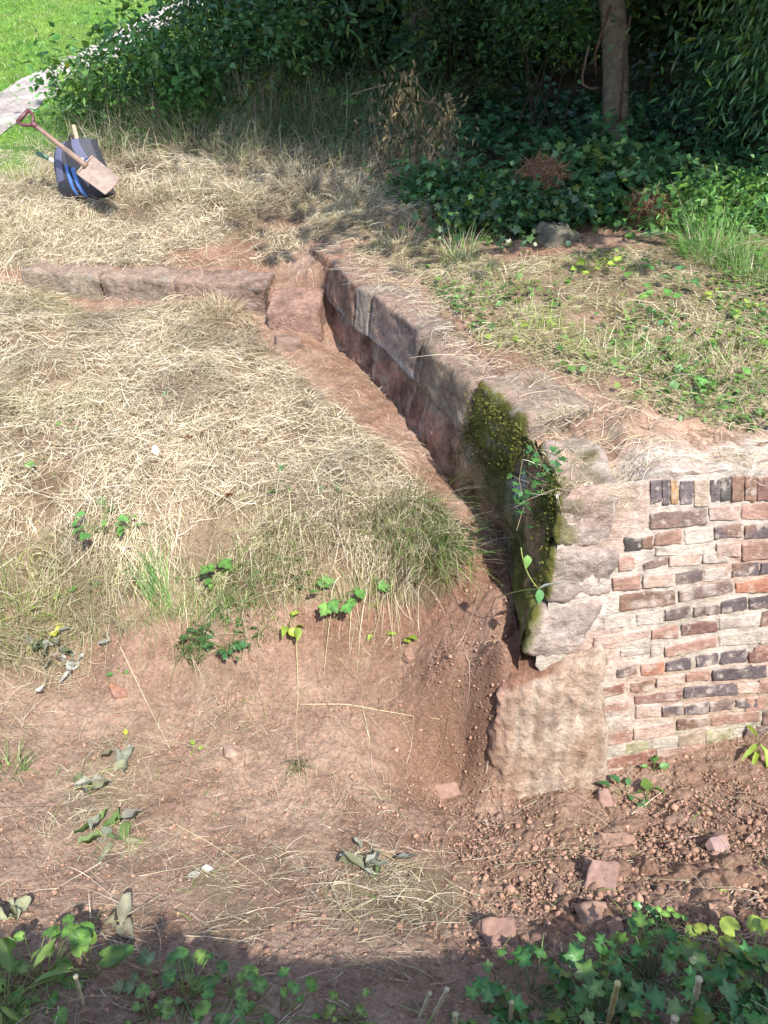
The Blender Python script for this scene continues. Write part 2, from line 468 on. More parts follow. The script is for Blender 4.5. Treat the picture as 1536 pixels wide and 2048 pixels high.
# earth / straw zones, drawn over the ground
STRAW_MAIN = [(0, 560), (60, 575), (190, 632), (400, 600), (500, 622), (530, 690), (640, 790), (760, 890), (870, 990), (930, 1060), (915, 1170), (860, 1220), (760, 1200), (560, 1210), (300, 1250), (150, 1290), (0, 1340), (-600, 1400), (-600, 540)]
STRAW_BACK = [(-500, 320), (110, 315), (250, 310), (420, 300), (600, 300), (760, 300), (860, 420), (800, 480), (620, 480), (560, 530), (0, 540), (-500, 560)]
RIGHT_TOP = [(790, 470), (1000, 520), (1700, 470), (1700, 900), (1300, 840), (1150, 760), (960, 690), (840, 560), (700, 500)]
SOIL_SPOTS = [(380, 515, 70, 18), (470, 505, 80, 32), (570, 450, 60, 18), (830, 470, 60, 22), (1250, 770, 70, 22), (1000, 720, 60, 30), (920, 640, 50, 25), (1180, 640, 60, 18), (780, 860, 60, 35), (480, 580, 30, 20)]
PATCH = [(210, 1600, 120, 110, .55), (260, 1700, 110, 60, .35), (430, 1770, 70, 50, .7), (480, 1840, 90, 45, .55), (790, 1790, 150, 75, 1.0), (720, 1730, 120, 60, .45), (560, 1730, 120, 60, .35), (40, 1450, 70, 110, .3), (620, 1660, 160, 60, .2), (470, 1460, 120, 90, .2), (700, 1300, 120, 60, .3), (660, 1390, 90, 40, .2), (200, 1830, 200, 60, .18), (1200, 1600, 80, 30, .08), (80, 1330, 110, 60, .6), (700, 1380, 200, 30, .15)]
def straw_density(u, v, x, y):
    d = np.where(v > 1340, .10, .035) + 0 * u
    d = np.where((y > 2.0) & (v < 1000), .1, d)
    d = np.where(inpoly(u, v, RIGHT_TOP), .8, d)
    d = np.where(inpoly(u, v, STRAW_MAIN), 1.0, d)
    d = np.where(inpoly(u, v, STRAW_BACK), .95, d)
    for a, b, ra, rb, w in PATCH:
        d = np.maximum(d, w * np.exp(-((u - a) / ra) ** 2 - ((v - b) / rb) ** 2))
    for a, b, ra, rb in SOIL_SPOTS:
        d = d * (1 - .85 * np.exp(-(((u - a) / ra) ** 2 + ((v - b) / rb) ** 2) ** 2))
    d = np.where((v > 1860), np.minimum(d, .35), d)
    return d
def dens_noise(x, y):
    return np.clip(.95 + 1.9 * fbm2(x, y, .28, 4, 5), .04, 2)
LAWN = [(-900, -400), (340, -400), (320, 0), (180, 118), (60, 190), (0, 230), (-900, 700)]
def base_H(x, y):
    m = masks(x, y)
    z = fA(x, y) * (1 - m) + fB(x, y) * m
    far = sst(7, 14, y)
    z = z + (.026 * fbm2(x, y, .4, 3, 3) + .022 * np.maximum(fbm2(x, y, .17, 2, 33), -.2) * sst(2.4, 2.9, y)) * (1 - .6 * far) + .02 * far * fbm2(x, y, 2.5, 2, 8)
    return z, m
GX0, GX1, GY0, GY1, GS = -6.0, 7.0, -1.0, 10.0, .015
gx = np.arange(GX0, GX1, GS); gy = np.arange(GY0, GY1, GS)
GXX, GYY = np.meshgrid(gx, gy)
GZ, _ = base_H(GXX, GYY)
def detail(x, y, z):
    u, v = prj(x, y, z)
    sd = straw_density(u, v, x, y)
    soil = np.clip(1 - sd * 1.6, 0, 1) * (1 - sst(5.8, 7, y))
    pit = np.exp(-((x - 1.0) / .75) ** 2 - ((y - 1.65) / .5) ** 2)
    f1, s1, id1 = worley(x + .02 * fbm2(x, y, .05, 2, 44), y, .075, 3)
    f2, s2, id2 = worley(x + .01 * fbm2(x, y, .03, 2, 45), y, .032, 13)
    amp1 = .006 + .032 * pit
    amp2 = .009 + .006 * pit
    f3, s3, id3 = worley(x, y, .016, 23)
    crack = (1 - sst(0, .10, s1 - f1)) * (id1 > .3)
    dz = 1.6 * soil * (amp1 * (np.clip(1 - f1 * 1.1, 0, 1) ** .6 * (.2 + id1) - .4) + amp2 * (np.clip(1 - f2 * 1.05, 0, 1) ** .6 * (.2 + id2) - .3) + .0055 * (np.clip(1 - f3, 0, 1) * id3 - .2)
                 + .007 * fbm2(x, y, .05, 4, 19) + (.010 + .02 * pit) * fbm2(x, y, .22, 3, 20) - .0015 * crack)
    dz = dz + (1 - soil) * .012 * fbm2(x, y, .09, 3, 29)
    wf = np.exp(-((x - .33) / .28) ** 2 - ((y - 2.5) / .35) ** 2) * soil
    dz = dz + wf * (.05 * fbm2(x, y, .14, 4, 91) + .018 * (np.clip(1 - f1, 0, 1) * id1 - .3))
    tone = (.84 + .32 * id2) * (1 - .06 * crack) * (.93 + .14 * id3)
    return dz, soil, sd, u, v, tone
def H(x, y):
    x = np.asarray(x, float); y = np.asarray(y, float)
    fx = np.clip((x - GX0) / GS, 0, len(gx) - 2.001); fy = np.clip((y - GY0) / GS, 0, len(gy) - 2.001)
    ix = fx.astype(int); iy = fy.astype(int); fx = fx - ix; fy = fy - iy
    z = (GZ[iy, ix] * (1 - fx) + GZ[iy, ix + 1] * fx) * (1 - fy) + (GZ[iy + 1, ix] * (1 - fx) + GZ[iy + 1, ix + 1] * fx) * fy
    out = (x < GX0) | (x > GX1 - 2 * GS) | (y < GY0) | (y > GY1 - 2 * GS)
    if np.any(out):
        z = np.array(z); zz, _ = base_H(np.atleast_1d(x)[np.atleast_1d(out)], np.atleast_1d(y)[np.atleast_1d(out)])
        zr = np.atleast_1d(z); zr[np.atleast_1d(out)] = zz; z = zr.reshape(np.shape(x))
    return z
def ground_pt(u, v):
    d = ray(u, v); t = .3
    while t < 120:
        p = CAM + d * t
        if p[2] < float(H(p[0], p[1])): break
        t += .01 if t < 12 else .1
    return p
# ground sheet: rows thin out with distance
rows = [-60, -20, -6, -2, -.5, .2]
yy = .5
while yy < 7: rows.append(yy); yy += .0031 * (yy + .3)
while yy < 26: rows.append(yy); yy += .02 * yy
while yy < 150: rows.append(yy); yy *= 1.15
rows = np.array(rows)
t = np.linspace(-1, 1, 760)
cols = np.concatenate([[-90, -30, -10, -4, -2, -1.4, -1.15], t, [1.15, 1.4, 2, 4, 10, 30, 90]])
hw = np.clip(.58 * rows + .75, .9, 30)
YY = np.repeat(rows[:, None], len(cols), 1)
XX = cols[None] * hw[:, None]
ZZ, MM = base_H(XX, YY)
dz, soil, sd, uu, vv, tone_ = detail(XX, YY, ZZ)
near = 1 - sst(7, 9, YY)
ZZ2 = ZZ + dz * near
path_pix = [(-120, 330), (0, 225), (80, 170), (165, 128), (290, 55), (395, 3)]
path_c = np.array([ground_pt(*p)[:2] for p in path_pix])
path_c = np.vstack([path_c[0] + (path_c[0] - path_c[1]) * 2, path_c, path_c[-1] + (path_c[-1] - path_c[-2]) * 1.0])
def path_dist(x, y):
    d = np.full(x.shape, 1e9)
    for a, b in zip(path_c[:-1], path_c[1:]):
        e = b - a
        tt = np.clip(((x - a[0]) * e[0] + (y - a[1]) * e[1]) / (e @ e), 0, 1)
        d = np.minimum(d, np.hypot(x - a[0] - tt * e[0], y - a[1] - tt * e[1]))
    return d
soil_c = np.array([.325, .20, .142]); soil_d = np.array([.245, .13, .085]); soil_l = np.array([.43, .29, .215])
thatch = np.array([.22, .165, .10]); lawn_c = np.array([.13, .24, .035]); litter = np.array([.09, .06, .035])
n1 = np.clip(.5 + .9 * fbm2(XX, YY, .5, 4, 51), 0, 1)[..., None]
n2 = np.clip(.5 + 1.1 * fbm2(XX, YY, .12, 3, 61), 0, 1)[..., None]
gc = soil_d + (soil_c - soil_d) * n1 + (soil_l - soil_c) * np.clip(n2 * 1.2 - .3, 0, 1) * .8
gc = gc * (1 + (tone_ - 1) * soil)[..., None]
# trench and freshly cut earth is darker and redder
tr = np.exp(-((XX - .45) / .35) ** 2 - ((YY - 2.75) / .35) ** 2)[..., None] * (1 - MM[..., None])
gc = gc * (1 - .45 * tr) + np.array([.22, .10, .062]) * .45 * tr
leftdry = ((1 - sst(-.2, .5, XX)) * (1 - sst(2.5, 2.8, YY)))[..., None]
gc = gc * (1 - .5 * leftdry) + np.array([.41, .28, .205]) * (.8 + .4 * n2) * .5 * leftdry
k = np.clip(sd * 1.3, 0, .8)[..., None] * (1 - sst(8, 9, YY))[..., None]
gc = gc * (1 - k) + thatch * (.6 + .7 * n2) * k
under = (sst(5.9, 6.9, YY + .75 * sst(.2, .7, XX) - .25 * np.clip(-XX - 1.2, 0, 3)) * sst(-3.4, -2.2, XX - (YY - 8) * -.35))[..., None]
gc = gc * (1 - under) + litter * (.6 + .8 * n2) * under  # leaf litter, its tone darkened further to stand in for thicket shade
lw = (sst(7.6, 8.4, YY + .6 * fbm2(XX, YY, .8, 3, 71)) * (1 - sst(-3.0, -2.0, XX + (YY - 8) * .02)))[..., None]
lw = np.maximum(lw, (sst(6.9, 7.4, YY) * (1 - sst(-3.3, -2.8, XX)))[..., None])
gc = gc * (1 - lw) + (lawn_c * (.65 + .7 * n2) + np.array([.08, .05, .01]) * (n1 - .5)) * lw
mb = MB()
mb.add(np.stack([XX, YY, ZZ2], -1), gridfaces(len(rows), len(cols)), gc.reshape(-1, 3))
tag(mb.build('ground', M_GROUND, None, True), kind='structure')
# gravel path: its own sheet along the lawn
mb = MB()
seg = []
for a, b in zip(path_c[:-1], path_c[1:]):
    for q in np.linspace(0, 1, 24, endpoint=False): seg.append(a + (b - a) * q)
seg = np.array(seg)
for _ in range(12): seg[1:-1] = (seg[:-2] + seg[1:-1] * 2 + seg[2:]) / 4
tn = np.gradient(seg, axis=0); tn /= np.linalg.norm(tn, axis=1)[:, None]
nn = np.stack([-tn[:, 1], tn[:, 0]], 1)
wid = .37
offs = np.linspace(-1, 1, 22)
px = seg[:, None, 0] + nn[:, None, 0] * offs * (wid + .10 * fbm2(seg[:, 0] * 1.0, seg[:, 1] * 1.0, .7, 3, 4))[:, None]
py = seg[:, None, 1] + nn[:, None, 1] * offs * (wid + .10 * fbm2(seg[:, 0] * 1.0, seg[:, 1] * 1.0, .7, 3, 4))[:, None]
pz = base_H(px, py)[0] + .012 + .012 * (1 - offs ** 2)[None]
pc = np.array([.43, .37, .33]) * (.7 + .5 * np.clip(.5 + fbm2(px, py, .3, 3, 9), 0, 1))[..., None]
mb.add(np.stack([px, py, pz], -1), gridfaces(len(seg), len(offs)), pc.reshape(-1, 3))
tag(mb.build('gravel_path', M_PATH, None, True), kind='structure')

# ------------------------------------------------------------------ wing wall
CA, SA = math.cos(math.radians(10.7)), math.sin(math.radians(10.7))
WO = np.array([1.01, 2.57, 1.35]); WD = np.array([CA, SA, 0.0])
bat = math.atan(.34 / 1.35)
WU = np.array([SA * math.sin(bat) * -1 * -1, 0, 0])
hn = np.array([-SA, CA, 0.0])                                   # horizontal, into the wall
WU = hn * math.sin(bat) + np.array([0, 0, math.cos(bat)])       # up the battered face
WN = np.cross(WD, WU); WN /= np.linalg.norm(WN)                 # out of the face
if WN[1] > 0: WN = -WN
def onwall(u, v, off=0.0):
    d = ray(u, v)
    t = ((WO + WN * off - CAM) @ WN) / (d @ WN)
    return CAM + d * t
wall = thing('wing_wall', (.9, 2.6, 0), 'curved old retaining wall of brown coping stones, pale corner stones and patchy red and blue brickwork', 'wall')
ST = [(-.56, 5.86), (-.39, 5.46), (-.18, 4.88), (-.08, 4.73), (.2, 4.06), (.26, 3.80), (.43, 3.40), (.62, 2.97), (.655, 2.5)]
def side(a, b):
    e = np.array(b) - np.array(a); e /= np.linalg.norm(e)
    return np.array([-e[1], e[0]])                              # to the right hand (+X side) when going towards the viewer: e ~ (+,-)
def cop_block(mb, a, b, w, zt, zb, colf, seed, n=16, rnd=.16, amp=.02, lean=.03, za=None):
    a = np.array(a); b = np.array(b); r = side(a, b)
    r = r if r[0] > 0 else -r
    za = zt if za is None else za
    l = -r * lean
    c8 = [(*(a + l), zb), (*(b + l), zb), (*(b + r * w), zb), (*(a + r * w), zb), (*a, za), (*b, zt), (*(b + r * w), zt), (*(a + r * w), za)]
    hexa(mb, c8, n, rnd, amp, .16, colf, seed=seed, fine=.006)
def stonecol(base, mort=0.0, moss=0.0, earth_top=.6, zb=1.07):
    base = np.array(base)
    def f(P, N):
        n = np.clip(.5 + .9 * fbm3(P, .12, 4, 3), 0, 1)[:, None]
        c = base * (.65 + .7 * n)
        n2_ = np.clip(fbm3(P, .05, 3, 9) * 1.8, 0, 1)[:, None]
        c = c * (1 - .35 * n2_) + np.array([.12, .1, .085]) * .35 * n2_
        if earth_top:
            e = .8 * (np.clip(N[:, 2] * 1.6 - .5, 0, 1) * np.clip(.55 + 1.1 * fbm3(P, .15, 3, 14), 0, 1))[:, None] * earth_top
            c = c * (1 - e) + np.array([.33, .225, .17]) * e
        du = np.clip(fbm3(P, .2, 4, 114) * 2 - .1, 0, .6)[:, None]
        c = c * (1 - du) + np.array([.33, .225, .165]) * du
        if mort:
            q = (sst(.05, .0, P[:, 2] - zb - .03 * fbm3(P, .06, 2, 5) + .0) if False else (1 - sst(.0, .05, P[:, 2] - zb - .03 * fbm3(P, .06, 2, 5))))[:, None] * mort
            c = c * (1 - q) + np.array([.42, .4, .37]) * q
        if moss:
            q = np.clip((-N[:, 0] * 1.2) + .15 + .9 * fbm3(P, .14, 3, 25), 0, 1)[:, None] * moss
            q = np.clip(q * 1.6 - .3, 0, 1)
            c = c * (1 - q) + np.array([.12, .115, .03]) * (.6 + .8 * n) * q
        return c
    return f
cops = [
 (ST[0], ST[1], .42, 1.35, 1.07, (.24, .125, .085), 0, 0, .4, .16),
 (ST[1], ST[2], .42, 1.35, 1.06, (.24, .15, .105), .8, 0, .5, .17),
 (ST[2], ST[3], .40, 1.34, 1.06, (.30, .25, .2), .9, 0, .6, .2),
 (ST[3], ST[4], .42, 1.35, 1.06, (.27, .205, .17), 1, 0, .8, .13),
 (ST[4], ST[6], .42, 1.32, 1.04, (.27, .2, .145), 0, .25, .9, .3),
 (ST[6], ST[7], .36, 1.375, 1.07, (.29, .225, .165), 0, .95, .5, .2)]
for i, (a, b, w, zt, zb, bc, mo, ms, et, rn) in enumerate(cops):
    mb = MB()
    a = np.array(a); b = np.array(b); e = (b - a) / np.linalg.norm(b - a)
    cop_block(mb, a + e * .008, b - e * .008, w, zt, zb, stonecol(bc, mo, ms, et, zb), i * 5, 18, rn, .018 if i != 4 else .035)
    o = mb.build('coping_stone', M_STONE, wall, True)
    o['label'] = ['dark red end stone smeared with earth', 'brown coping stone with pale mortar along its foot', 'narrow rounded filler stone between two long ones', 'long grey coping stone with a white mortar edge', 'broken earth covered coping stone', 'large coping stone furred with dark green moss'][i]
# soil caked face below the coping, continuous along the trench
mb = MB()
lo = []
stp = np.array(ST); Nn = 330
cum = np.r_[0, np.cumsum(np.hypot(*np.diff(stp, axis=0).T))]
sm = np.linspace(0, cum[-1], Nn)
fx = np.interp(sm, cum, stp[:, 0]); fy = np.interp(sm, cum, stp[:, 1])
for _ in range(30):
    fx[1:-1] = (fx[:-2] + 2 * fx[1:-1] + fx[2:]) / 4; fy[1:-1] = (fy[:-2] + 2 * fy[1:-1] + fy[2:]) / 4
tx, ty = np.gradient(fx), np.gradient(fy); L_ = np.hypot(tx, ty)
nxl, nyl = ty / L_, -tx / L_                                    # left-hand normal, away from the bank
sg = np.where(nxl > 0, -1, 1); nxl *= sg; nyl *= sg
Mz = 90
tz = np.linspace(0, 1, Mz)
zt_ = np.where(sm > cum[6], 1.30, 1.085)
zt_ = np.convolve(np.pad(zt_, 8, mode='edge'), np.ones(17) / 17, 'valid')
Zc = zt_[:, None] + ((.36 + .17 * sst(cum[6], cum[8], sm) - zt_)[:, None]) * tz[None]
out = -.015 + .10 * tz[None] * (1 - .75 * sst(cum[6] - .3, cum[7], sm))[:, None] + 0 * Zc
PX = fx[:, None] + nxl[:, None] * out; PY = fy[:, None] + nyl[:, None] * out
P3 = np.stack([PX, PY, Zc], -1).reshape(-1, 3)
ea, eb = onwall(1112, 1000), onwall(1042, 1326)
ez = (P3[:, 2:3] - eb[2]) / (ea[2] - eb[2])
EE = eb + (ea - eb) * ez + np.array([.012, .05, 0])
we = np.repeat(np.clip((sm - cum[7] + .1) / (cum[8] - cum[7] + .1), 0, 1), Mz)[:, None]
P3 = P3 * (1 - we) + EE * we
bmp = .036 * fbm3(P3, .22, 4, 40) + .020 * fbm3(P3, .06, 4, 43)
P3[:, 0] += np.repeat(nxl, Mz) * bmp; P3[:, 1] += np.repeat(nyl, Mz) * bmp
nn_ = np.clip(.5 + fbm3(P3, .1, 4, 47), 0, 1)[:, None]
cc = np.array([.30, .17, .12]) * (.45 + 1.1 * nn_)
sp_ = np.clip(fbm3(P3 * np.array([1, 1, .5]), .07, 4, 49) * 2.4 - .3, 0, .75)[:, None]
cc = cc * (1 - sp_) + np.array([.36, .28, .215]) * sp_
dk_ = np.clip(fbm3(P3, .11, 4, 149) * 2.4 - .4, 0, .7)[:, None]
cc = cc * (1 - dk_) + np.array([.10, .055, .04]) * dk_
near_w = sst(cum[6] - .35, cum[6] + .15, np.repeat(sm, Mz))
stn = np.clip(.6 + 1.2 * fbm3(P3, .2, 3, 52), 0, 1)
q = (near_w * np.clip(stn, 0, 1) * sst(.5, .7, P3[:, 2]))[:, None]
cc = cc * (1 - q) + np.array([.12, .125, .035]) * (.5 + nn_) * q
q2 = (np.exp(-((P3[:, 1] - 2.98) / .09) ** 2 - ((P3[:, 2] - 1.05) / .09) ** 2) * np.clip(1 + fbm3(P3, .08, 3, 6), 0, 1))[:, None]
cc = cc * (1 - np.clip(q2 * 1.5, 0, 1)) + np.array([.5, .5, .5]) * np.clip(q2 * 1.5, 0, 1)
up_ = ((1 - near_w) * sst(.96, 1.07, P3[:, 2] + .05 * fbm3(P3, .2, 3, 3)) * .8)[:, None]
cc = cc * (1 - up_) + np.array([.27, .22, .165]) * (.6 + .7 * nn_) * up_
lowface = mb
mb.add(P3, gridfaces(Nn, Mz), cc)
# solid core behind that face
hexa(mb, [(-.35, 5.8, .4), (.72, 2.75, .4), (.95, 2.85, .4), (-.1, 5.9, .4), (-.35, 5.8, 1.04), (.72, 2.75, 1.04), (.95, 2.85, 1.04), (-.1, 5.9, 1.04)], 4, .05, .01, col=(.2, .1, .07))
fo = mb.build('lower_masonry', M_EARTHY, wall, True)
# moss tufts on the shaded face
ok = (P3[:, 1] < 3.5) & (P3[:, 2] > .75)
cand = np.where(ok)[0]
# corner stones
def front_hexa(mb, quad, depth, off, colf, seed, n=16, rnd=.1, amp=.015, fine=.006, back=(0, 1, 0)):
    """quad in picture order TL,TR,BR,BL on the face plane; extends back into the wall"""
    TL, TR, BR, BL = [onwall(u, v, off) for u, v in quad]
    bk = np.array(back, float) * depth
    hexa(mb, [BL, BR, BR + bk, BL + bk, TL, TR, TR + bk, TL + bk], n, rnd, amp, .1, colf, seed=seed, fine=fine)
qs = [([(1112, 1000), (1246, 985), (1240, 1092), (1104, 1102)], (.40, .325, .275), .05),
      ([(1100, 1104), (1239, 1095), (1230, 1196), (1084, 1217)], (.38, .305, .26), .05),
      ([(1078, 1221), (1218, 1203), (1150, 1322), (1042, 1326)], (.41, .33, .28), .05)]
for i, (qd, bc, ms) in enumerate(qs):
    mb = MB()
    front_hexa(mb, qd, .48, .010, stonecol(bc, 0, .9, .3), 60 + i * 7, 30, .34, .03, .007, back=(.02, 1, 0))
    mb.build('quoin_stone', M_QUOIN, wall, True)
# bricks, each with its own colour and set
PAL = dict(blue=(.125, .10, .10), bluebrown=(.19, .135, .115), red=(.33, .20, .15), redwhite=(.43, .30, .235), white=(.43, .36, .30), orange=(.38, .18, .115),
           brown=(.22, .135, .095), redbrown=(.25, .125, .09), redblue=(.22, .125, .1), tan=(.34, .26, .19), ochre=(.33, .2, .1), dark=(.09, .08, .07), grey=(.38, .335, .27), green=(.28, .26, .15), rubble=(.34, .25, .17))
RA = [(525,350,560,620,345,530,'blue'),(625,350,565,695,340,555,'blue'),(704,350,560,770,350,560,'ochre'),(778,355,555,892,350,550,'blue'),(904,350,575,1030,350,575,'tan'),(1042,345,540,1128,330,525,'blue'),(1135,320,535,1220,310,525,'dark'),(1230,320,540,1330,315,530,'brown'),(1340,320,530,1440,320,530,'brown'),(1450,320,530,1560,320,530,'redblue'),
 (525,635,770,1010,595,735,'bluebrown'),(1032,580,700,1290,560,690,'redwhite'),(1310,560,690,1560,550,690,'red'),
 (565,810,920,790,775,890,'red'),(820,780,900,1070,750,880,'white'),(1080,765,860,1310,730,835,'blue'),(1340,745,855,1560,725,840,'blue'),
 (300,850,960,440,835,950,'dark'),(450,845,940,550,830,930,'brown'),(1095,900,1020,1300,880,1010,'redwhite'),(1320,905,1050,1560,880,1030,'red'),(570,935,1000,1080,890,990,'white'),
 (465,1080,1120,680,1000,1070,'bluebrown'),(690,1010,1095,960,970,1080,'redwhite'),(980,970,1070,1210,960,1060,'white'),(1235,1075,1185,1465,1050,1170,'blue'),(1480,1065,1165,1600,1050,1150,'blue'),(250,1020,1140,380,1010,1120,'red'),
 (200,1190,1310,440,1165,1290,'red'),(460,1170,1280,728,1140,1260,'redwhite'),(738,1150,1255,975,1125,1220,'blue'),(990,1120,1220,1220,1090,1200,'white'),
 (255,1350,1475,740,1290,1420,'brown'),(775,1310,1400,1240,1220,1310,'bluebrown'),(1262,1230,1325,1560,1195,1310,'orange'),
 (655,1470,1560,880,1425,1530,'blue'),(905,1450,1535,1120,1420,1500,'bluebrown'),(1140,1405,1500,1360,1365,1460,'blue'),(1380,1370,1465,1560,1345,1455,'blue')]
RB = [(300,130,235,505,95,190,'white'),(545,110,190,745,60,180,'white'),
 (215,290,360,640,215,290,'redwhite'),(660,230,300,860,190,290,'red'),(890,190,275,1150,155,240,'redblue'),(1165,140,225,1450,110,190,'white'),(1460,120,200,1560,110,190,'white'),
 (420,390,430,640,370,410,'white'),(650,330,430,748,320,410,'white'),(757,360,435,1150,275,350,'red'),(1170,270,350,1560,220,330,'grey'),
 (140,400,500,330,390,490,'rubble'),(400,530,592,550,490,572,'blue'),(580,490,572,750,470,555,'orange'),(770,480,542,950,430,530,'blue'),(1000,430,512,1160,400,482,'blue'),(1175,400,490,1380,375,475,'blue'),(1395,390,475,1560,375,470,'redblue'),
 (85,715,790,450,630,705,'redbrown'),(500,630,700,670,610,690,'brown'),(695,590,660,900,560,635,'redwhite'),(925,560,622,1100,530,605,'red'),(1125,540,612,1530,495,590,'blue'),
 (125,835,892,480,760,830,'red'),(535,730,790,890,680,760,'redblue'),(905,670,750,1300,635,720,'blue'),(1310,640,710,1560,620,700,'redwhite'),
 (200,915,990,480,870,965,'white'),(540,800,900,730,780,880,'redwhite'),(740,820,892,890,795,872,'blue'),(910,810,872,1090,770,860,'blue'),(1097,780,852,1280,750,830,'bluebrown'),(1300,770,815,1460,760,812,'blue'),
 (220,1050,1130,510,980,1070,'red'),(520,970,1060,830,920,1020,'redwhite'),(850,910,990,1085,890,950,'brown'),(1110,890,952,1470,840,920,'red'),(1480,850,920,1560,840,920,'white'),
 (260,1130,1200,440,1090,1170,'grey'),(460,1090,1170,650,1060,1150,'green'),(660,1050,1130,850,1030,1110,'grey'),(860,1030,1110,1060,990,1090,'tan'),(1065,1000,1090,1260,970,1060,'green'),(1270,980,1080,1450,960,1060,'grey'),(1460,960,1050,1560,950,1040,'blue'),
 (320,1220,1287,690,1130,1222,'redbrown'),(697,1140,1217,1060,1090,1182,'red'),(1070,1095,1170,1310,1085,1150,'grey'),(1460,1070,1140,1560,1060,1140,'red'),
 (700,1235,1300,1060,1195,1270,'brown'),(1080,1190,1260,1440,1160,1240,'redbrown'),(330,1300,1360,690,1240,1310,'red')]
bricks = MB()
def brick(pts, kind, seed, off=None):
    base = np.array(PAL[kind])
    def colf(P, N):
        n = np.clip(.5 + .9 * fbm3(P, .07, 3, 3), 0, 1)[:, None]
        c = base * (.75 + .5 * n) * tone
        fl = np.abs(N @ WN)
        wv = np.clip(fbm3(P, .05, 4, 21) * 1.7 + wash + .55 * (1 - fl) + .25 * np.clip(fbm3(P, .4, 2, 27) * 2, -1, 1), 0, .92)[:, None]
        c = c * (1 - wv) + np.array([.49, .41, .345]) * wv
        if kind in ('blue', 'bluebrown', 'redblue'):
            b = np.clip(fbm3(P, .16, 2, 31) * 1.6, 0, .8)[:, None]
            c = c * (1 - b) + np.array([.26, .16, .11]) * b
        return c
    tone = random.uniform(.9, 1.1)
    wash = -.28 if kind not in ('redwhite', 'white', 'grey') else .1
    TL, TR, BR, BL = pts
    bk = -WN * .09
    hexa(bricks, [BL, BR, BR + bk, BL + bk, TL, TR, TR + bk, TL + bk], 12, .10, .005, .03, colf, seed=seed, fine=.002)
bid = 0
for L, ox, oy, sc in ((RA, 1180, 880, 4.315), (RB, 1130, 1200, 3.783)):
    for (xl, yt, yb, xr, yt2, yb2, kind) in L:
        bid += 1
        off = random.uniform(.004, .010) - (.005 if kind in ('white', 'grey', 'green', 'rubble') else 0)
        jj = lambda: random.uniform(-1.2, 1.2)
        q = [onwall(ox + xl / sc + jj(), oy + yt / sc + jj(), off), onwall(ox + xr / sc + jj(), oy + yt2 / sc + jj(), off), onwall(ox + xr / sc + jj(), oy + yb2 / sc + jj(), off), onwall(ox + xl / sc + jj(), oy + yb / sc + jj(), off)]
        brick(q, kind, bid)
kinds = ['blue', 'red', 'redwhite', 'bluebrown', 'white', 'brown', 'redblue', 'red']
p0 = onwall(1545, 1000)
s0 = (p0 - WO) @ WD
for r in range(16):                                            # the brickwork goes on to the right of the picture
    x = s0 + random.uniform(0, .1)
    t0 = -.08 - r * .086
    while x < s0 + 1.6:
        w = .22 if r % 2 else .105
        a = WO + WD * x + WU * t0 + WN * .006
        q = [a, a + WD * w, a + WD * w - WU * .072, a - WU * .072]
        brick(q, random.choice(kinds), 500 + bid); bid += 1
        x += w + .012
bricks.build('brickwork', M_BRICK, wall, True)
# mortar bed between them
mb = MB()
us = np.linspace(0, 1, 330); ts_ = np.linspace(-1.62, -.03, 200)
UU, TT = np.meshgrid(us, ts_)
le = np.array([((q - WO) @ WU, (q - WO) @ WD) for q in (onwall(*e) for e in [(1215, 1580), (1200, 1500), (1150, 1420), (1070, 1330), (1095, 1220), (1115, 1100), (1126, 1005), (1150, 975)])])
LE = np.interp(TT, le[:, 0], le[:, 1])
s_ = LE + UU * (2.3 - LE)
Pm = WO[None, None] + WD * s_[..., None] + WU * TT[..., None]
Pf = Pm.reshape(-1, 3)
bm_ = .008 * fbm3(Pf, .05, 3, 12) + .0045 * fbm3(Pf, .015, 2, 15) - .002
Pf = Pf + WN * bm_[:, None]
topz = 1.33 - .06 * sst(1.0, 1.6, Pf[:, 0])
nm = np.clip(.5 + fbm3(Pf, .1, 4, 17), 0, 1)[:, None]
mc = np.array([.50, .425, .355]) * (.72 + .5 * nm)
gs = np.clip(fbm3(Pf, .25, 3, 70) * 1.6 + .1 - (Pf[:, 2] - .35) * .4, 0, .6)[:, None]
mc = mc * (1 - gs) + np.array([.33, .31, .21]) * gs
rs = np.clip(fbm3(Pf, .3, 3, 72) * 1.5, 0, .6)[:, None]
mc = mc * (1 - rs) + np.array([.42, .26, .19]) * rs
mb.add(Pf, gridfaces(*UU.shape), mc)
mb.build('mortar', M_MORTAR, wall, True)
# rough capping behind the face: mortar, rubble and earth
mb = MB()
cx = np.linspace(.665, 3.2, 240); cy = np.linspace(.004, .62, 80)
CX, CY = np.meshgrid(cx, cy)
def cap_front(x): return WO[1] + (x - WO[0]) * SA / CA
def cap_z(x, yo):
    z = 1.345 - .05 * sst(1.05, 1.6, x) - .075 * (1 - sst(.95, 1.06, x + .12 * (yo - .1)))
    z = z - .02 * (1 - sst(-.05, .05, yo + .015 * fbm2(x, yo, .08, 2, 7)))
    f1, s1, id1 = worley(x, yo, .06, 5)
    z = z + .03 * fbm2(x, yo, .15, 3, 55) + .022 * np.clip(1 - f1, 0, 1) * id1 - .015
    return z
CZ = cap_z(CX, CY)
Y3 = cap_front(CX) + CY
Pc = np.stack([CX, Y3, CZ], -1).reshape(-1, 3)
nc = np.clip(.5 + 1.2 * fbm3(Pc, .14, 4, 81), 0, 1)[:, None]
pcol = np.array([.42, .3, .23]) * (1 - nc) + np.array([.60, .53, .46]) * nc
er = sst(.12, .34, CY.reshape(-1) + .12 * fbm3(Pc, .2, 3, 85))[:, None]
pcol = pcol * (1 - er) + np.array([.34, .215, .15]) * (.7 + .6 * nc) * er
mb.add(Pc, gridfaces(*CX.shape), pcol)
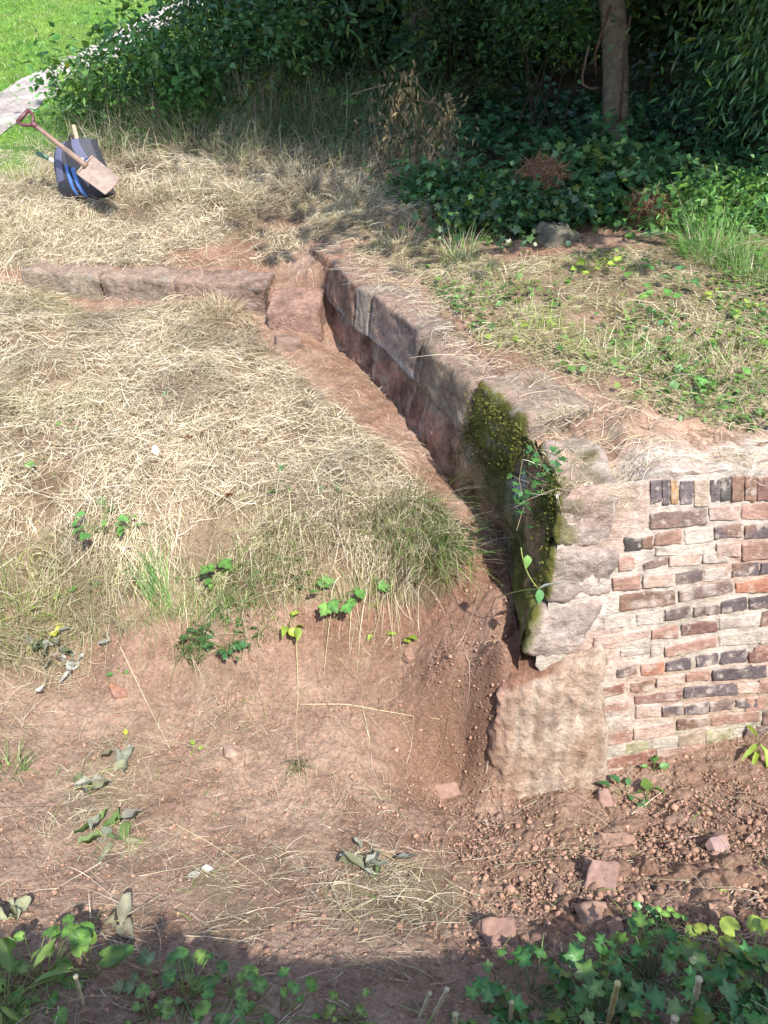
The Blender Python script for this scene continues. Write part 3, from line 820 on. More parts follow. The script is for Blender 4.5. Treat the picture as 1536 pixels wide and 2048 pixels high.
# front lip so the capping has thickness
mb2 = np.stack([CX[0], Y3[0], CZ[0]], -1); dn = np.stack([CX[0], Y3[0] + .03, CZ[0] * 0 + 1.2], -1)
mb.add(np.concatenate([mb2, dn]), gridfaces(2, len(cx)), np.concatenate([pcol[:len(cx)]] * 2))
lf = np.stack([CX[:, 0], Y3[:, 0], CZ[:, 0]], -1); dn = lf - np.array([-.02, 0, .25])
mb.add(np.concatenate([lf, dn]), gridfaces(2, len(cy)), (.09, .075, .035))
capo = mb.build('capping', M_MORTAR, wall, True)
# battered mortar footing under the corner
def footcol(P, N):
    n = np.clip(.5 + fbm3(P, .12, 4, 91), 0, 1)[:, None]
    c = np.array([.40, .295, .22]) * (.75 + .45 * n)
    Pq = P * np.array([1, 1, .22])
    st = np.clip(.35 * np.sin(P[:, 0] * 92 + 2 * fbm3(Pq, .25, 2, 4)) + 1.5 * fbm3(Pq, .06, 3, 94) + .15, 0, 1)[:, None]
    c = c * (1 - .75 * st) + np.array([.52, .43, .34]) * .75 * st
    e = np.clip(sst(.66, .5, P[:, 0]) if False else 1 - sst(.46, .62, P[:, 0] + .1 * fbm3(P, .12, 3, 96)), 0, 1)[:, None]
    c = c * (1 - .65 * e) + np.array([.30, .16, .11]) * .65 * e
    tp = np.clip(N[:, 2:3] * 2.2 - .7, 0, 1) * (1 - sst(.66, .8, P[:, 0:1]))
    dk = np.clip(fbm3(P, .07, 4, 98) * 2 - .3, 0, .6)[:, None]
    c = c * (1 - dk) + np.array([.34, .22, .15]) * dk
    return c * (1 - tp) + np.array([.25, .135, .09]) * tp
mb = MB()
fp = hexa(mb, [(.49, 2.13, -.14), (1.02, 2.13, -.14), (1.05, 2.7, -.14), (.45, 2.7, -.14), (.46, 2.26, .48), (.90, 2.285, .65), (.92, 2.75, .67), (.54, 2.8, .56)], 60, .14, .05, .2, footcol, seed=4, fine=.006)
fq = fp * np.array([1, 1, .3])
fp[:, 1] += (.006 * np.sin(fp[:, 0] * 92 + 2.0 * fbm3(fq, .25, 2, 4)) + .007 * fbm3(fq, .06, 3, 61) + .006 * fbm3(fp, .05, 2, 62)) * (1 - sst(2.3, 2.5, fp[:, 1]))
fp[:, 0] += (1 - sst(.46, .62, fp[:, 0])) * (.03 * fbm3(fp, .06, 4, 65) + .035 * fbm3(fp, .3, 2, 67) + .01)
mb.V[-1] = fp
mb.build('footing', M_FOOT, wall, True)
# moss cushions
mb = MB()
sel = rng.choice(cand, 9000)
sel = sel[np.clip(.25 + 1.2 * fbm3(P3[sel], .2, 3, 52) + .5 * sst(.9, 1.15, P3[sel][:, 2]), 0, 1) > rng.uniform(0, 1, len(sel))]
pp = P3[sel] + rng.normal(0, .012, (len(sel), 3))
az = np.full(len(sel), math.pi) + rng.normal(0, .8, len(sel))
scatter(mb, BUSH, pp, frames(az, rng.uniform(-.2, 1.0, len(sel)), rng.uniform(0, 6, len(sel))), rng.uniform(.006, .016, len(sel)), np.array([.10, .105, .025])[None] * rng.uniform(.5, 1.6, (len(sel), 1)))
m2 = rng.uniform(0, 1, 3400)
e6 = np.array(ST[7]) - np.array(ST[6])
pq = np.stack([ST[6][0] + e6[0] * m2 - .0, ST[6][1] + e6[1] * m2, rng.uniform(1.05, 1.35, 3400)], 1) + rng.normal(0, .008, (3400, 3)) - np.array([.03, .012, 0])
keep = np.clip(.5 + 1.2 * fbm3(pq, .16, 3, 25), 0, 1) > rng.uniform(0, 1, 3400)
pq = pq[keep]
scatter(mb, BUSH, pq, frames(math.pi + rng.normal(0, .8, len(pq)), rng.uniform(-.2, 1, len(pq)), rng.uniform(0, 6, len(pq))), rng.uniform(.006, .016, len(pq)), np.array([.10, .10, .025])[None] * rng.uniform(.5, 1.6, (len(pq), 1)))
mb.build('moss', M_MOSS, wall)

# ------------------------------------------------------------------ kerb and loose block
kerb = thing('stone_kerb', (-1.8, 5.7, 1.0), 'low brown stone kerb of three long blocks sunk in the straw', 'kerb')
KA, KB = np.array([-2.68, 5.63]), np.array([-.86, 5.36])
def kpt(u): return KA + (KB - KA) * (u - 20) / 490.0
for i, (u0, u1, zt, bc) in enumerate([(30, 187, 1.205, (.27, .21, .15)), (188, 342, 1.2, (.26, .195, .145)), (341, 515, 1.19, (.24, .16, .12))]):
    a, b = kpt(u0), kpt(u1)
    mb = MB()
    bk = np.array([.15, 1]) * .3
    hexa(mb, [(*a, .7), (*b, .7), (*(b + bk), .7), (*(a + bk), .7), (*(a + [0, .02]), zt), (*(b + [0, .02]), zt - .01), (*(b + bk), zt), (*(a + bk), zt)], 24, .14, .03, .15, stonecol(bc, 0, 0, .7), seed=90 + i, fine=.012)
    mb.build('kerb_stone', M_STONE, kerb, True)
mb = MB()
def blockcol(P, N):
    n = np.clip(.5 + fbm3(P, .1, 4, 91), 0, 1)[:, None]
    return np.array([.30, .185, .14]) * (.7 + .5 * n)
hexa(mb, [(-.80, 5.16, .84), (-.43, 5.14, .86), (-.40, 5.5, .86), (-.80, 5.5, .86), (-.81, 5.2, 1.06), (-.45, 5.19, 1.07), (-.43, 5.5, 1.13), (-.80, 5.52, 1.12)], 24, .16, .02, .16, blockcol, seed=33, fine=.005)
tag(mb.build('stone_block', M_EARTHY, None, True), 'squared stone block smeared with red earth at the inner corner where kerb meets wall', 'stone block')

# ------------------------------------------------------------------ blades: straw and grass
def blades(mb, x, y, az, Ln, Wd, p0, p1, bend, col, S_=3, lift=None, zf=None, tip=.25, zoff=None):
    n = len(x)
    X = np.empty((n, S_ + 1)); Y = np.empty((n, S_ + 1)); Z = np.zeros((n, S_ + 1)); AZ = np.empty((n, S_ + 1))
    X[:, 0] = x; Y[:, 0] = y
    for k in range(S_ + 1):
        AZ[:, k] = az + bend * k / S_
        if k:
            pt = p0 + (p1 - p0) * (k - .5) / S_
            st = Ln / S_
            X[:, k] = X[:, k - 1] + st * np.cos(pt) * np.cos(AZ[:, k]); Y[:, k] = Y[:, k - 1] + st * np.cos(pt) * np.sin(AZ[:, k])
            Z[:, k] = Z[:, k - 1] + st * np.sin(pt)
    if lift is not None:                       # lies on the ground: follow it
        g = zf(X, Y)
        Z = g + np.maximum(Z, -.004) + lift[:, None]
    else:
        Z = Z + (zf(x, y) if zoff is None else zoff)[:, None]
    ro = rng.uniform(-.9, .9, n)
    wx = -np.sin(AZ) * np.cos(ro)[:, None]; wy = np.cos(AZ) * np.cos(ro)[:, None]; wz = np.repeat(np.sin(ro)[:, None], S_ + 1, 1)
    tp = np.linspace(1, tip, S_ + 1)
    hw_ = (Wd[:, None] * tp / 2)[..., None]
    P = np.stack([X, Y, Z], -1); Wv = np.stack([wx, wy, wz], -1) * hw_
    V = np.stack([P - Wv, P + Wv], 2).reshape(n, -1, 3)
    f = np.array([(2 * k, 2 * k + 1, 2 * k + 3, 2 * k + 2) for k in range(S_)])
    fs = (f[None] + (np.arange(n) * 2 * (S_ + 1))[:, None, None]).reshape(-1, 4)
    c = np.asarray(col)[:, None].repeat(2 * (S_ + 1), 1)
    mb.add(V.reshape(-1, 3), fs, c.reshape(-1, 3))
STRAWPAL = np.array([(.56, .49, .35), (.68, .62, .48), (.42, .345, .235), (.30, .24, .18), (.34, .34, .17), (.52, .455, .355), (.20, .155, .115)])
def pick(n, w, jit=.18):
    w = np.array(w, float); w /= w.sum()
    return STRAWPAL[rng.choice(len(STRAWPAL), n, p=w)] * np.array([1.02, .985, .925]) * rng.uniform(1 - jit, 1 + jit, (n, 1))
GRN = np.array([.13, .24, .05])
# candidates over the ground, kept by how thick the cut grass lies there
def cand_pts(n, x0, x1, y0, y1):
    x = rng.uniform(x0, x1, n); y = rng.uniform(y0, y1, n)
    z = H(x, y); u, v = prj(x, y, z)
    k = (u > -140) & (u < 1680) & (v < 2150)
    return x[k], y[k], u[k], v[k]
mb = MB()
x, y, u, v = cand_pts(490000, -4.3, 3.6, .7, 8.2)
d = straw_density(u, v, x, y) * dens_noise(x, y)
m_ = masks(x, y)
d = np.where((m_ > .02) & (m_ < .98) & (x > -2.72) & ~((x > -.86) & (x < -.5) & (y > 5.5)), 0, d)
kp = rng.uniform(0, 1.25, len(x)) < d
x, y, u, v = x[kp], y[kp], u[kp], v[kp]
n = len(x)
mainz = inpoly(u, v, STRAW_MAIN) | inpoly(u, v, STRAW_BACK)
colr = pick(n, [3, 3.2, 2, 1.6, .5, 2.4, 1.0], .25) * 1.1
gright = inpoly(u, v, RIGHT_TOP)
colr = np.where(gright[:, None], pick(n, [2, 1, 2.4, 1.6, 2.2, 1.5, .8]), colr)
gz = np.clip(fbm2(x, y, .6, 3, 131) * 2.4 - .35, 0, 1) * (rng.uniform(0, 1, n) < .6)
gz = np.maximum(gz, (np.exp(-((v - 1190) / 75) ** 2) * mainz) * (rng.uniform(0, 1, n) < .6))
gz = np.maximum(gz, gright * (rng.uniform(0, 1, n) < .35))
gz = np.maximum(gz, (np.exp(-((u - 40) / 150) ** 2 - ((v - 1230) / 130) ** 2)) * (rng.uniform(0, 1, n) < .6))
colr = colr * (1 - .55 * gz[:, None]) + np.array([.27, .27, .08]) * .55 * gz[:, None]
gb = (np.exp(-((v - 1200 - 40 * np.sin(u / 170)) / 85) ** 2) * (v > 1030) * mainz * np.clip(.6 + 1.8 * fbm2(x, y, .3, 3, 144), 0, 1) > rng.uniform(0, 1.3, n))
colr = np.where(gb[:, None], np.array([.15, .215, .06]) * rng.uniform(.6, 1.5, (n, 1)), colr)
colr = np.where((mainz | gright)[:, None], colr, colr * .8)
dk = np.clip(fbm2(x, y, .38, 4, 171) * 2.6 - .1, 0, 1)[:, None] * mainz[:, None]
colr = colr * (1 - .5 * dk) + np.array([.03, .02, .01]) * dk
Ln = rng.gamma(1.7, .042, n) + .018
p0 = rng.normal(.10, .32, n); p1 = p0 * -.6 + rng.normal(-.05, .2, n)
# a steeper nap on the bank where the stems hang down the slope
bank = ((v > 1020) & (v < 1260) & mainz)
az = rng.uniform(0, 2 * math.pi, n)
flow = fbm2(x, y, .7, 2, 210) * 3.2
az = np.where(rng.uniform(0, 1, n) < .22, flow + rng.normal(0, .5, n), az)
az = np.where(bank & (rng.uniform(0, 1, n) < .7), -math.pi / 2 + rng.normal(0, .7, n), az)
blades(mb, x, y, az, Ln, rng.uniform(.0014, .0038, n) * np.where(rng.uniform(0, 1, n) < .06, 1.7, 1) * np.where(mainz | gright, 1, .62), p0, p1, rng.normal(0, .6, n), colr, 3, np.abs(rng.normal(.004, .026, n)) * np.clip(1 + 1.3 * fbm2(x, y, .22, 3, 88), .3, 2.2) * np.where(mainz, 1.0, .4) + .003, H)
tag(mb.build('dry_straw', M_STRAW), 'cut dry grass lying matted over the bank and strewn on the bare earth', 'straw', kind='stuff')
# short standing stubble and living blades among it
mb = MB()
x, y, u, v = cand_pts(60000, -4.3, 3.6, .7, 7.2)
d = straw_density(u, v, x, y) * np.clip(1 + 1.6 * fbm2(x, y, .3, 3, 305), 0, 2) * .5
m_ = masks(x, y)
d = np.where((m_ > .02) & (m_ < .98) & (x > -2.72) & ~((x > -.86) & (x < -.5) & (y > 5.5)), 0, d)
kp = rng.uniform(0, 1.2, len(x)) < d
x, y, u, v = x[kp], y[kp], u[kp], v[kp]; n = len(x)
g = np.clip(.35 + 1.4 * fbm2(x, y, .5, 3, 131), 0, 1) * (.35 + 1.2 * (v > 1060) + .9 * inpoly(u, v, RIGHT_TOP))
isg = rng.uniform(0, 1, n) < g * .55
colr = np.where(isg[:, None], GRN * rng.uniform(.6, 1.5, (n, 1)) + np.array([.08, .05, 0]) * rng.uniform(0, 1, (n, 1)), pick(n, [3, 2, 2, 1, 1, 2, .5]))
p0 = rng.uniform(.6, 1.4, n); 
blades(mb, x, y, rng.uniform(0, 6.28, n), rng.uniform(.03, .11, n), rng.uniform(.002, .004, n), p0, p0 - rng.uniform(.3, 1.6, n), rng.normal(0, .3, n), colr, 3, None, H)
tag(mb.build('short_grass', M_GRASS), 'short standing stubble and green blades among the straw', 'grass', kind='stuff')
# lawn
mb = MB()
n = 190000
yl = 7 + 19 * rng.uniform(0, 1, n) ** 1.2; xl = rng.uniform(-1, -.12, n) * (.62 * yl + .6)
zl = H(xl, yl); ul, vl = prj(xl, yl, zl)
kp = (ul > -60) & (ul < 420) & (vl > -60) & (path_dist(xl, yl) > .33 + .12 * fbm2(xl, yl, .3, 2, 2)) & (xl < -2.6)
kp &= (yl > 7.3 + .5 * fbm2(xl, yl, .5, 2, 6)) | (rng.uniform(0, 1, n) < .25)
xl, yl, zl = xl[kp], yl[kp], zl[kp]; n = len(xl)
nz = np.clip(.5 + fbm2(xl, yl, .9, 3, 71), 0, 1)[:, None]
colr = (np.array([.10, .235, .03]) * (1 - nz) + np.array([.22, .31, .06]) * nz) * rng.uniform(.7, 1.35, (n, 1))
dry = rng.uniform(0, 1, n) < .06
colr[dry] = pick(dry.sum(), [3, 2, 1, 0, 1, 1, 0])
p0 = rng.uniform(.5, 1.4, n)
blades(mb, xl, yl, rng.uniform(0, 6.28, n), rng.uniform(.03, .075, n), rng.uniform(.004, .009, n) * (yl / 12), p0, p0 - rng.uniform(.3, 1.2, n), rng.normal(0, .3, n), colr, 2, None, None, .3, zl)
tag(mb.build('lawn_grass', M_GRASS), 'bright mown lawn grass on both sides of the gravel path', 'grass', kind='stuff')
# debris lying on the wall top
mb = MB()
n = 2600
xx = rng.uniform(.66, 2.4, n); yo = np.abs(rng.normal(.18, .2, n)); yo = np.where(yo > .6, .3, yo)
def capH(X, Y):
    return np.maximum(cap_z(X, np.clip(Y - cap_front(X), -.04, .62)), H(X, Y) * sst(.15, .3, Y - cap_front(X)))
dn_ = np.clip(.8 + 1.3 * fbm2(xx, yo, .3, 3, 15), 0, 1)
kp = rng.uniform(0, 1, n) < dn_
xx, yo = xx[kp], yo[kp]; n = len(xx)
blades(mb, xx, cap_front(xx) + yo, rng.uniform(0, 6.28, n), rng.gamma(4, .022, n) + .03, rng.uniform(.0018, .0038, n), rng.normal(.1, .2, n), rng.normal(-.1, .2, n), rng.normal(0, .6, n), pick(n, [2, 1.4, 3, 2, .3, 2, 1]), 4, np.abs(rng.normal(.004, .01, n)) + .003, capH)
n = 1500
tt = rng.uniform(0, cum[-1] - .4, n); bx = np.interp(tt, cum, stp[:, 0]); by = np.interp(tt, cum, stp[:, 1])
ofs = np.abs(rng.normal(.2, .12, n)) + .02
bx = bx + ofs * .93; by = by + ofs * .3
blades(mb, bx, by, rng.uniform(0, 6.28, n), rng.gamma(4, .02, n) + .03, rng.uniform(.0018, .0035, n), rng.normal(.1, .2, n), rng.normal(-.1, .2, n), rng.normal(0, .6, n), pick(n, [2, 1.4, 2, 1, 1, 2, .6]), 4, np.abs(rng.normal(.004, .01, n)) + .003, lambda X, Y: np.maximum(H(X, Y), 1.36 + 0 * X))
tag(mb.build('straw_litter', M_STRAW), 'loose dry stalks and roots strewn along the wall top', 'straw', kind='stuff')

# low weeds among the strewn grass behind the wall
mb = MB()
x, y, u, v = cand_pts(26000, .2, 3.6, 2.9, 6.2)
d = inpoly(u, v, RIGHT_TOP) * np.clip(-.35 + 1.9 * fbm2(x, y, .45, 3, 402) + .85 * sst(1000, 1450, u), 0, 1) * (masks(x, y) > .98)
kp = rng.uniform(0, 1, len(x)) < d * .5
x, y = x[kp], y[kp]; n = len(x)
cw = np.array([.08, .165, .045]) * rng.uniform(.5, 1.5, (n, 1)) + np.array([.11, .08, .01]) * rng.uniform(0, 1, (n, 1)) ** 2
for kd, sel in (('ovate', slice(0, None, 3)), ('maple', slice(1, None, 3)), ('bush', slice(2, None, 3))):
    m = len(x[sel])
    scatter(mb, LEAF[kd], np.stack([x[sel], y[sel], H(x[sel], y[sel]) + rng.uniform(.008, .05, m)], 1), frames(rng.uniform(0, 6.28, m), rng.normal(.05, .35, m), rng.normal(0, .4, m)), rng.uniform(.014, .048, m), cw[sel])
tag(mb.build('low_weeds', M_LEAF), 'low green weeds sprinkled through the cut grass behind the wall', 'weeds', kind='stuff')

# ------------------------------------------------------------------ soil crumbs
def ico():
    import bmesh
    bm = bmesh.new(); bmesh.ops.create_icosphere(bm, subdivisions=1, radius=.5)
    V = np.array([v.co[:] for v in bm.verts]); Fx = np.array([[v.index for v in f.verts] for f in bm.faces]); bm.free()
    return V, Fx
IV, IF = ico()
mb = MB()
x, y, u, v = cand_pts(230000, -2.2, 2.4, .75, 3.1)
m_ = masks(x, y)
pit = np.exp(-((x - 1.0) / .8) ** 2 - ((y - 1.6) / .5) ** 2)
d = np.clip(.6 + .35 * pit + .9 * np.exp(-((x - .33) / .28) ** 2 - ((y - 2.45) / .35) ** 2) + .25 * fbm2(x, y, .3, 2, 66), 0, 1) * np.clip(1 - 1.4 * straw_density(u, v, x, y), .05, 1) * (m_ < .02)
kp = rng.uniform(0, 1, len(x)) < d * .8
x, y, pit = x[kp], y[kp], pit[kp]; n = len(x)
z = H(x, y)
sz = rng.gamma(.75, .0062, n) + .0022; sz = np.minimum(sz * (.6 + .7 * pit), .05)
R = np.array([rotm(*rng.uniform(0, 6.28, 3)) for _ in range(400)])[rng.integers(0, 400, n)]
for k in range(6):
    s = slice(k, None, 6)
    pv = IV * (1 + rng.uniform(-.45, .35, (len(IV), 1))) * np.array([1, rng.uniform(.6, 1.2), rng.uniform(.45, .8)])
    pv = np.clip(pv, -.27, .24) * 1.25
    sh = np.array([.36, .215, .15]) * rng.uniform(.6, 1.12, (len(x[s]), 1))
    scatter(mb, (pv, [IF]), np.stack([x[s], y[s], z[s] + sz[s] * .12 + .002], 1), R[s], sz[s], sh)
tag(mb.build('soil_crumbs', M_CLOD), 'loose crumbs and clods of red earth on the dug ground', 'soil', kind='stuff')

# ------------------------------------------------------------------ stones and brick fragments
def frag(name, u, v, size, rot, col, label, cat, group=None, rnd=.14, amp=.02, sink=.46, n=16, skew=.3):
    p = ground_pt(u, v); z = float(H(p[0], p[1]))
    R = rotm(*rot)
    c8 = box8((0, 0, 0), *size)
    c8 = c8 * (1 + rng.uniform(-skew, skew, (8, 3)))
    c8 = c8 @ R.T + np.array([p[0], p[1], z + size[2] * (.5 - sink)])
    mb = MB()
    col = np.array(col)
    def cf(P, N):
        q = np.clip(.5 + fbm3(P, .04, 3, 5), 0, 1)[:, None]
        d_ = (np.clip(.5 + 1.4 * fbm3(P, .05, 3, 15), 0, .85) * (group is not None))[:, None]
        return (col * (.7 + .5 * q) * .72) * (1 - d_) + np.array([.25, .15, .11]) * d_
    hexa(mb, c8, n, rnd, amp, .05, cf, seed=int(u), fine=.002)
    o = mb.build(name, M_ROCK, None, False)
    return tag(o, label, cat, group)
GST = 'broken stones on the dug earth'
frag('brick_fragment', 1202, 1768, (.10, .15, .055), (.25, -.2, -.42), (.40, .25, .2), 'largest half brick in the dug soil, tilted, its pale edge towards the viewer', 'brick', GST, .1, .014, .3, 18, .16)
frag('stone_fragment', 1186, 1838, (.09, .085, .06), (.2, .2, .3), (.40, .25, .18), 'rounded squarish stone just below the largest half brick', 'stone', GST, .3)
frag('stone_fragment', 1210, 1608, (.055, .085, .05), (.3, .1, .3), (.38, .25, .22), 'pointed pinkish stone near the foot of the corner footing', 'stone', GST, .35)
frag('brick_fragment', 1234, 1684, (.12, .05, .04), (.1, .05, -.05), (.36, .22, .165), 'long thin brick sliver lying across the dug soil', 'brick', GST, .2)
frag('stone_fragment', 1438, 1700, (.075, .10, .03), (.5, .2, .5), (.42, .28, .25), 'thin triangular pink slate piece on the soil heap', 'stone', GST, .15, .004, .2, 10, .45)
frag('stone_fragment', 897, 1588, (.09, .075, .05), (.3, -.2, .2), (.42, .27, .2), 'angular pale stone below the hole beside the footing', 'stone', GST, .15, .006, .2, 10, .35)
frag('stone_fragment', 1228, 1870, (.06, .08, .035), (.2, .3, .1), (.34, .2, .145), 'flat brown stone in the shade under the rounded stone', 'stone', GST, .25)
frag('stone_fragment', 997, 1888, (.115, .13, .04), (.2, 0, .1), (.27, .16, .13), 'broad flat dark stone flecked with white in the shaded foreground', 'stone', GST, .2)
frag('stone_fragment', 963, 1946, (.05, .04, .035), (.2, .3, .1), (.36, .2, .14), 'small round red stone below the broad flat stone', 'stone', GST, .35)
frag('stone_fragment', 468, 1508, (.075, .055, .045), (.1, .2, .3), (.40, .28, .21), 'smooth pale cobble half sunk in the left soil slope', 'stone', GST, .4)
frag('brick_fragment', 240, 1388, (.07, .055, .04), (.3, .3, .3), (.38, .17, .1), 'orange red brick chip on the soil below the grassy bank', 'brick', GST, .18)
frag('stone_fragment', 580, 690, (.20, .14, .09), (0, .1, .3), (.29, .19, .145), 'rough pale stone poking out of the trench below the squared block', 'stone', None, .35, .02)
frag('stone_fragment', 1428, 1832, (.04, .06, .03), (.2, .3, .1), (.38, .21, .15), 'left one of two small brown stones at the shadow edge on the right', 'stone', GST, .25)
frag('stone_fragment', 1458, 1836, (.04, .055, .03), (.1, .3, .5), (.38, .22, .16), 'right one of two small brown stones at the shadow edge on the right', 'stone', GST, .25)
frag('boulder', 1108, 486, (.22, .18, .17), (.1, .2, .5), (.16, .145, .105), 'mossy grey boulder half hidden at the foot of the ivy', 'boulder', None, .4, .03, .3)
frag('stone_fragment', 820, 1318, (.05, .04, .035), (.1, .3, .5), (.34, .2, .14), 'small brown stone on the scarp left of the footing', 'stone', GST, .3)

# ------------------------------------------------------------------ plants
def plant(name, u, v, label, cat, group, kind, n, size, height, spread, col, mat=None, p=None, pitch=(-.3, .5), stemcol=(.16, .2, .06), tilt=0.0, var=.25, sr=.0022):
    if p is None:
        p = ground_pt(u, v)
    p = np.array(p, float); p[2] = float(H(p[0], p[1])) if len(p) < 3 or p[2] is None else p[2]
    r = thing(name, p, label, cat, group)
    a = rng.uniform(0, 6.28, n) + np.arange(n) * 2.4
    rad = spread * np.sqrt(rng.uniform(.05, 1, n))
    hh = height * rng.uniform(.35, 1, n) * (1 - .4 * (rad / spread) ** 2)
    tips = p + np.stack([rad * np.cos(a), rad * np.sin(a), hh], 1)
    gz_ = H(tips[:, 0], tips[:, 1])
    tips[:, 2] = np.maximum(tips[:, 2], gz_ + .015)
    ms = MB()
    if n == 2:
        tube(ms, np.vstack([bez(tips[0], (tips[0] + p) / 2 + [0, 0, .2 * height], p, 5), bez(p, (tips[1] + p) / 2 + [0, 0, .2 * height], tips[1], 5)[1:]]), sr * .8, np.array(stemcol), 5, 0, False)
    for q in (tips if n != 2 else []):
        b0 = p + np.r_[rng.normal(0, spread * .08, 2) * (n > 4), -.01]
        mid = (b0 + q) / 2 + np.array([0, 0, .3 * height])
        tube(ms, bez(b0, mid, q, 6), np.linspace(sr, sr * .6, 6), np.array(stemcol) * rng.uniform(.8, 1.2), 5, 0, False)
    ms.build('stem', M_STEM, r, True)
    ml = MB()
    R_ = frames(a + rng.normal(0, .5, n), rng.uniform(*pitch, n), rng.normal(0, .35, n))
    cs = np.array(col) * rng.uniform(1 - var, 1 + var, (n, 1)) + np.array([.06, .03, 0]) * rng.uniform(0, 1, (n, 1)) ** 3
    s_ = size * rng.uniform(.55, 1.2, n)
    scatter(ml, LEAF[kind], tips, R_, np.stack([s_ * rng.uniform(.8, 1.15, n), s_, s_ * rng.uniform(.3, 3.2, n)], 1), cs, CPR.get(kind))
    ml.build('foliage', mat or M_LEAF, r)
    return r
G_ = (.10, .24, .055); GY = (.24, .34, .05); GD = (.045, .13, .04); GB = (.07, .2, .07)
GW = 'small green weeds on the straw bank'
WEEDS = [
 (205, 1065, 'ovate', 16, .065, .14, .12, G_, 'bushy low green weed on the left of the straw bank'),
 (262, 1060, 'ovate', 7, .05, .10, .07, G_, 'small green weed just right of the bushy left weed'),
 (430, 1140, 'maple', 4, .07, .13, .05, G_, 'single bright round-leaved seedling in the middle of the bank'),
 (425, 1165, 'ovate', 5, .045, .06, .05, G_, 'little green shoot under the round-leaved seedling'),
 (672, 1205, 'maple', 9, .07, .12, .11, G_, 'spreading toothed-leaf weed on the bank above the scarp'),
 (740, 1195, 'maple', 4, .055, .10, .06, G_, 'small toothed-leaf weed left of the overhanging grass'),
 (762, 1225, 'ovate', 3, .05, .05, .04, GY, 'tiny yellow green leaf pair right of the toothed weed'),
 (575, 1275, 'ovate', 7, .06, .14, .07, GY, 'yellowing weed standing at the top of the soil scarp'),
 (455, 1295, 'ivy', 22, .04, .07, .13, GD, 'dark ivy patch at the lip of the soil scarp'),
 (410, 1270, 'ivy', 12, .035, .05, .09, GD, 'second dark ivy patch left of the first on the scarp lip'),
 (75, 932, 'ovate', 3, .06, .06, .05, G_, 'three-leaf green seedling on the far left straw'),
 (575, 935, 'ovate', 2, .045, .04, .03, GB, 'lone dark green leaf pair in the middle straw'),
 (565, 990, 'ovate', 4, .06, .06, .05, G_, 'narrow-leaved green shoot below the lone leaf pair'),
 (655, 975, 'ovate', 3, .05, .05, .04, GB, 'small seedling right of the narrow-leaved shoot'),
 (395, 845, 'ovate', 2, .05, .05, .03, G_, 'two pale green leaves on the upper straw slope'),
 (345, 790, 'ovate', 2, .045, .05, .03, GB, 'dark little leaf standing high on the straw slope'),
 (135, 860, 'ovate', 3, .045, .05, .04, G_, 'tiny three-leaf shoot on the left upper straw'),
 (170, 1180, 'ovate', 3, .05, .05, .05, G_, 'sprig below the bushy left weed'),
 (95, 1215, 'round', 3, .045, .06, .05, GY, 'yellow green leaf cluster on the left grassy bank'),
 (105, 1270, 'round', 2, .04, .05, .03, (.38, .40, .04), 'bright yellow leaf on the left grassy bank'),
 (240, 1350, 'ovate', 3, .035, .03, .03, G_, 'tiny seedling on the bare soil below the bank'),
 (352, 1345, 'ovate', 2, .035, .03, .02, GY, 'tiny pale seedling on the bare soil right of the other'),
 (800, 1275, 'maple', 3, .05, .05, .05, GY, 'small yellow green weed on the scarp by the overhang'),
 (625, 1180, 'ovate', 5, .05, .08, .06, G_, 'upright sprig left of the spreading toothed weed'),
 (590, 1180, 'ovate', 3, .045, .07, .05, GB, 'slim sprig second left of the spreading toothed weed'),
 (745, 1270, 'ovate', 2, .035, .03, .03, GY, 'pair of yellow leaves on the scarp above the stones'),
 (255, 1480, 'ovate', 2, .04, .02, .02, (.4, .4, .06), 'fallen yellow leaf pair on the left soil slope'),
 (385, 1505, 'ovate', 3, .03, .02, .03, GY, 'speck of a seedling near the pale cobble')]
for (uu_, vv_, kd, n_, sz_, h_, sp_, c_, lb) in WEEDS:
    plant('weed', uu_, vv_, lb, 'weed', GW, kd, n_, sz_, h_, sp_, c_)
# weeds at the brick wall foot and on the soil heap
GH = 'weeds at the foot of the brick wall'
for (uu_, vv_, kd, n_, sz_, h_, sp_, c_, lb) in [
 (1305, 1545, 'ovate', 4, .05, .08, .04, G_, 'bright little weed against the bottom bricks'),
 (1250, 1590, 'ovate', 7, .05, .05, .08, GD, 'low dull weed at the end of the footing'),
 (1292, 1600, 'ovate', 3, .07, .08, .03, G_, 'upright two-leaf weed right of the footing'),
 (1510, 1500, 'lance', 4, .12, .12, .03, GY, 'yellow green blades at the right wall foot'),
 (1432, 1778, 'ovate', 2, .05, .03, .02, GY, 'single yellow green leaf on the right soil heap')]:
    plant('weed', uu_, vv_, lb, 'weed', GH, kd, n_, sz_, h_, sp_, c_)
# ivy trailing over the mossy corner
iv = thing('trailing_ivy', (.66, 2.7, 1.3), 'sprays of small pale ivy hanging over the mossy wall corner', 'ivy')
ms = MB(); ml = MB(); tipsx = []
for pts in [[(1075, 880), (1095, 930), (1070, 990)], [(1120, 870), (1125, 930), (1085, 960)], [(1060, 900), (1050, 960), (1060, 1010), (1045, 1060)], [(1100, 960), (1080, 1010), (1070, 1060)], [(1130, 900), (1120, 960), (1100, 1000)]]:
    w = []
    for q, (a_, b_) in enumerate(pts):
        Yv = 2.75 - .05 * q
        w.append(aty(a_, b_, Yv) + np.array([-.03, -.03, .02]))
    w = np.array(w)
    tube(ms, w, .0018, (.2, .16, .08), 5, 0, False)
    for k in range(13):
        s_i = rng.uniform(0, len(w) - 1.01); i0 = int(s_i)
        tipsx.append(w[i0] + (w[i0 + 1] - w[i0]) * (s_i - i0) + rng.normal(0, .016, 3) + np.array([-.012, -.02, .012]))
tipsx = np.array(tipsx); n = len(tipsx)
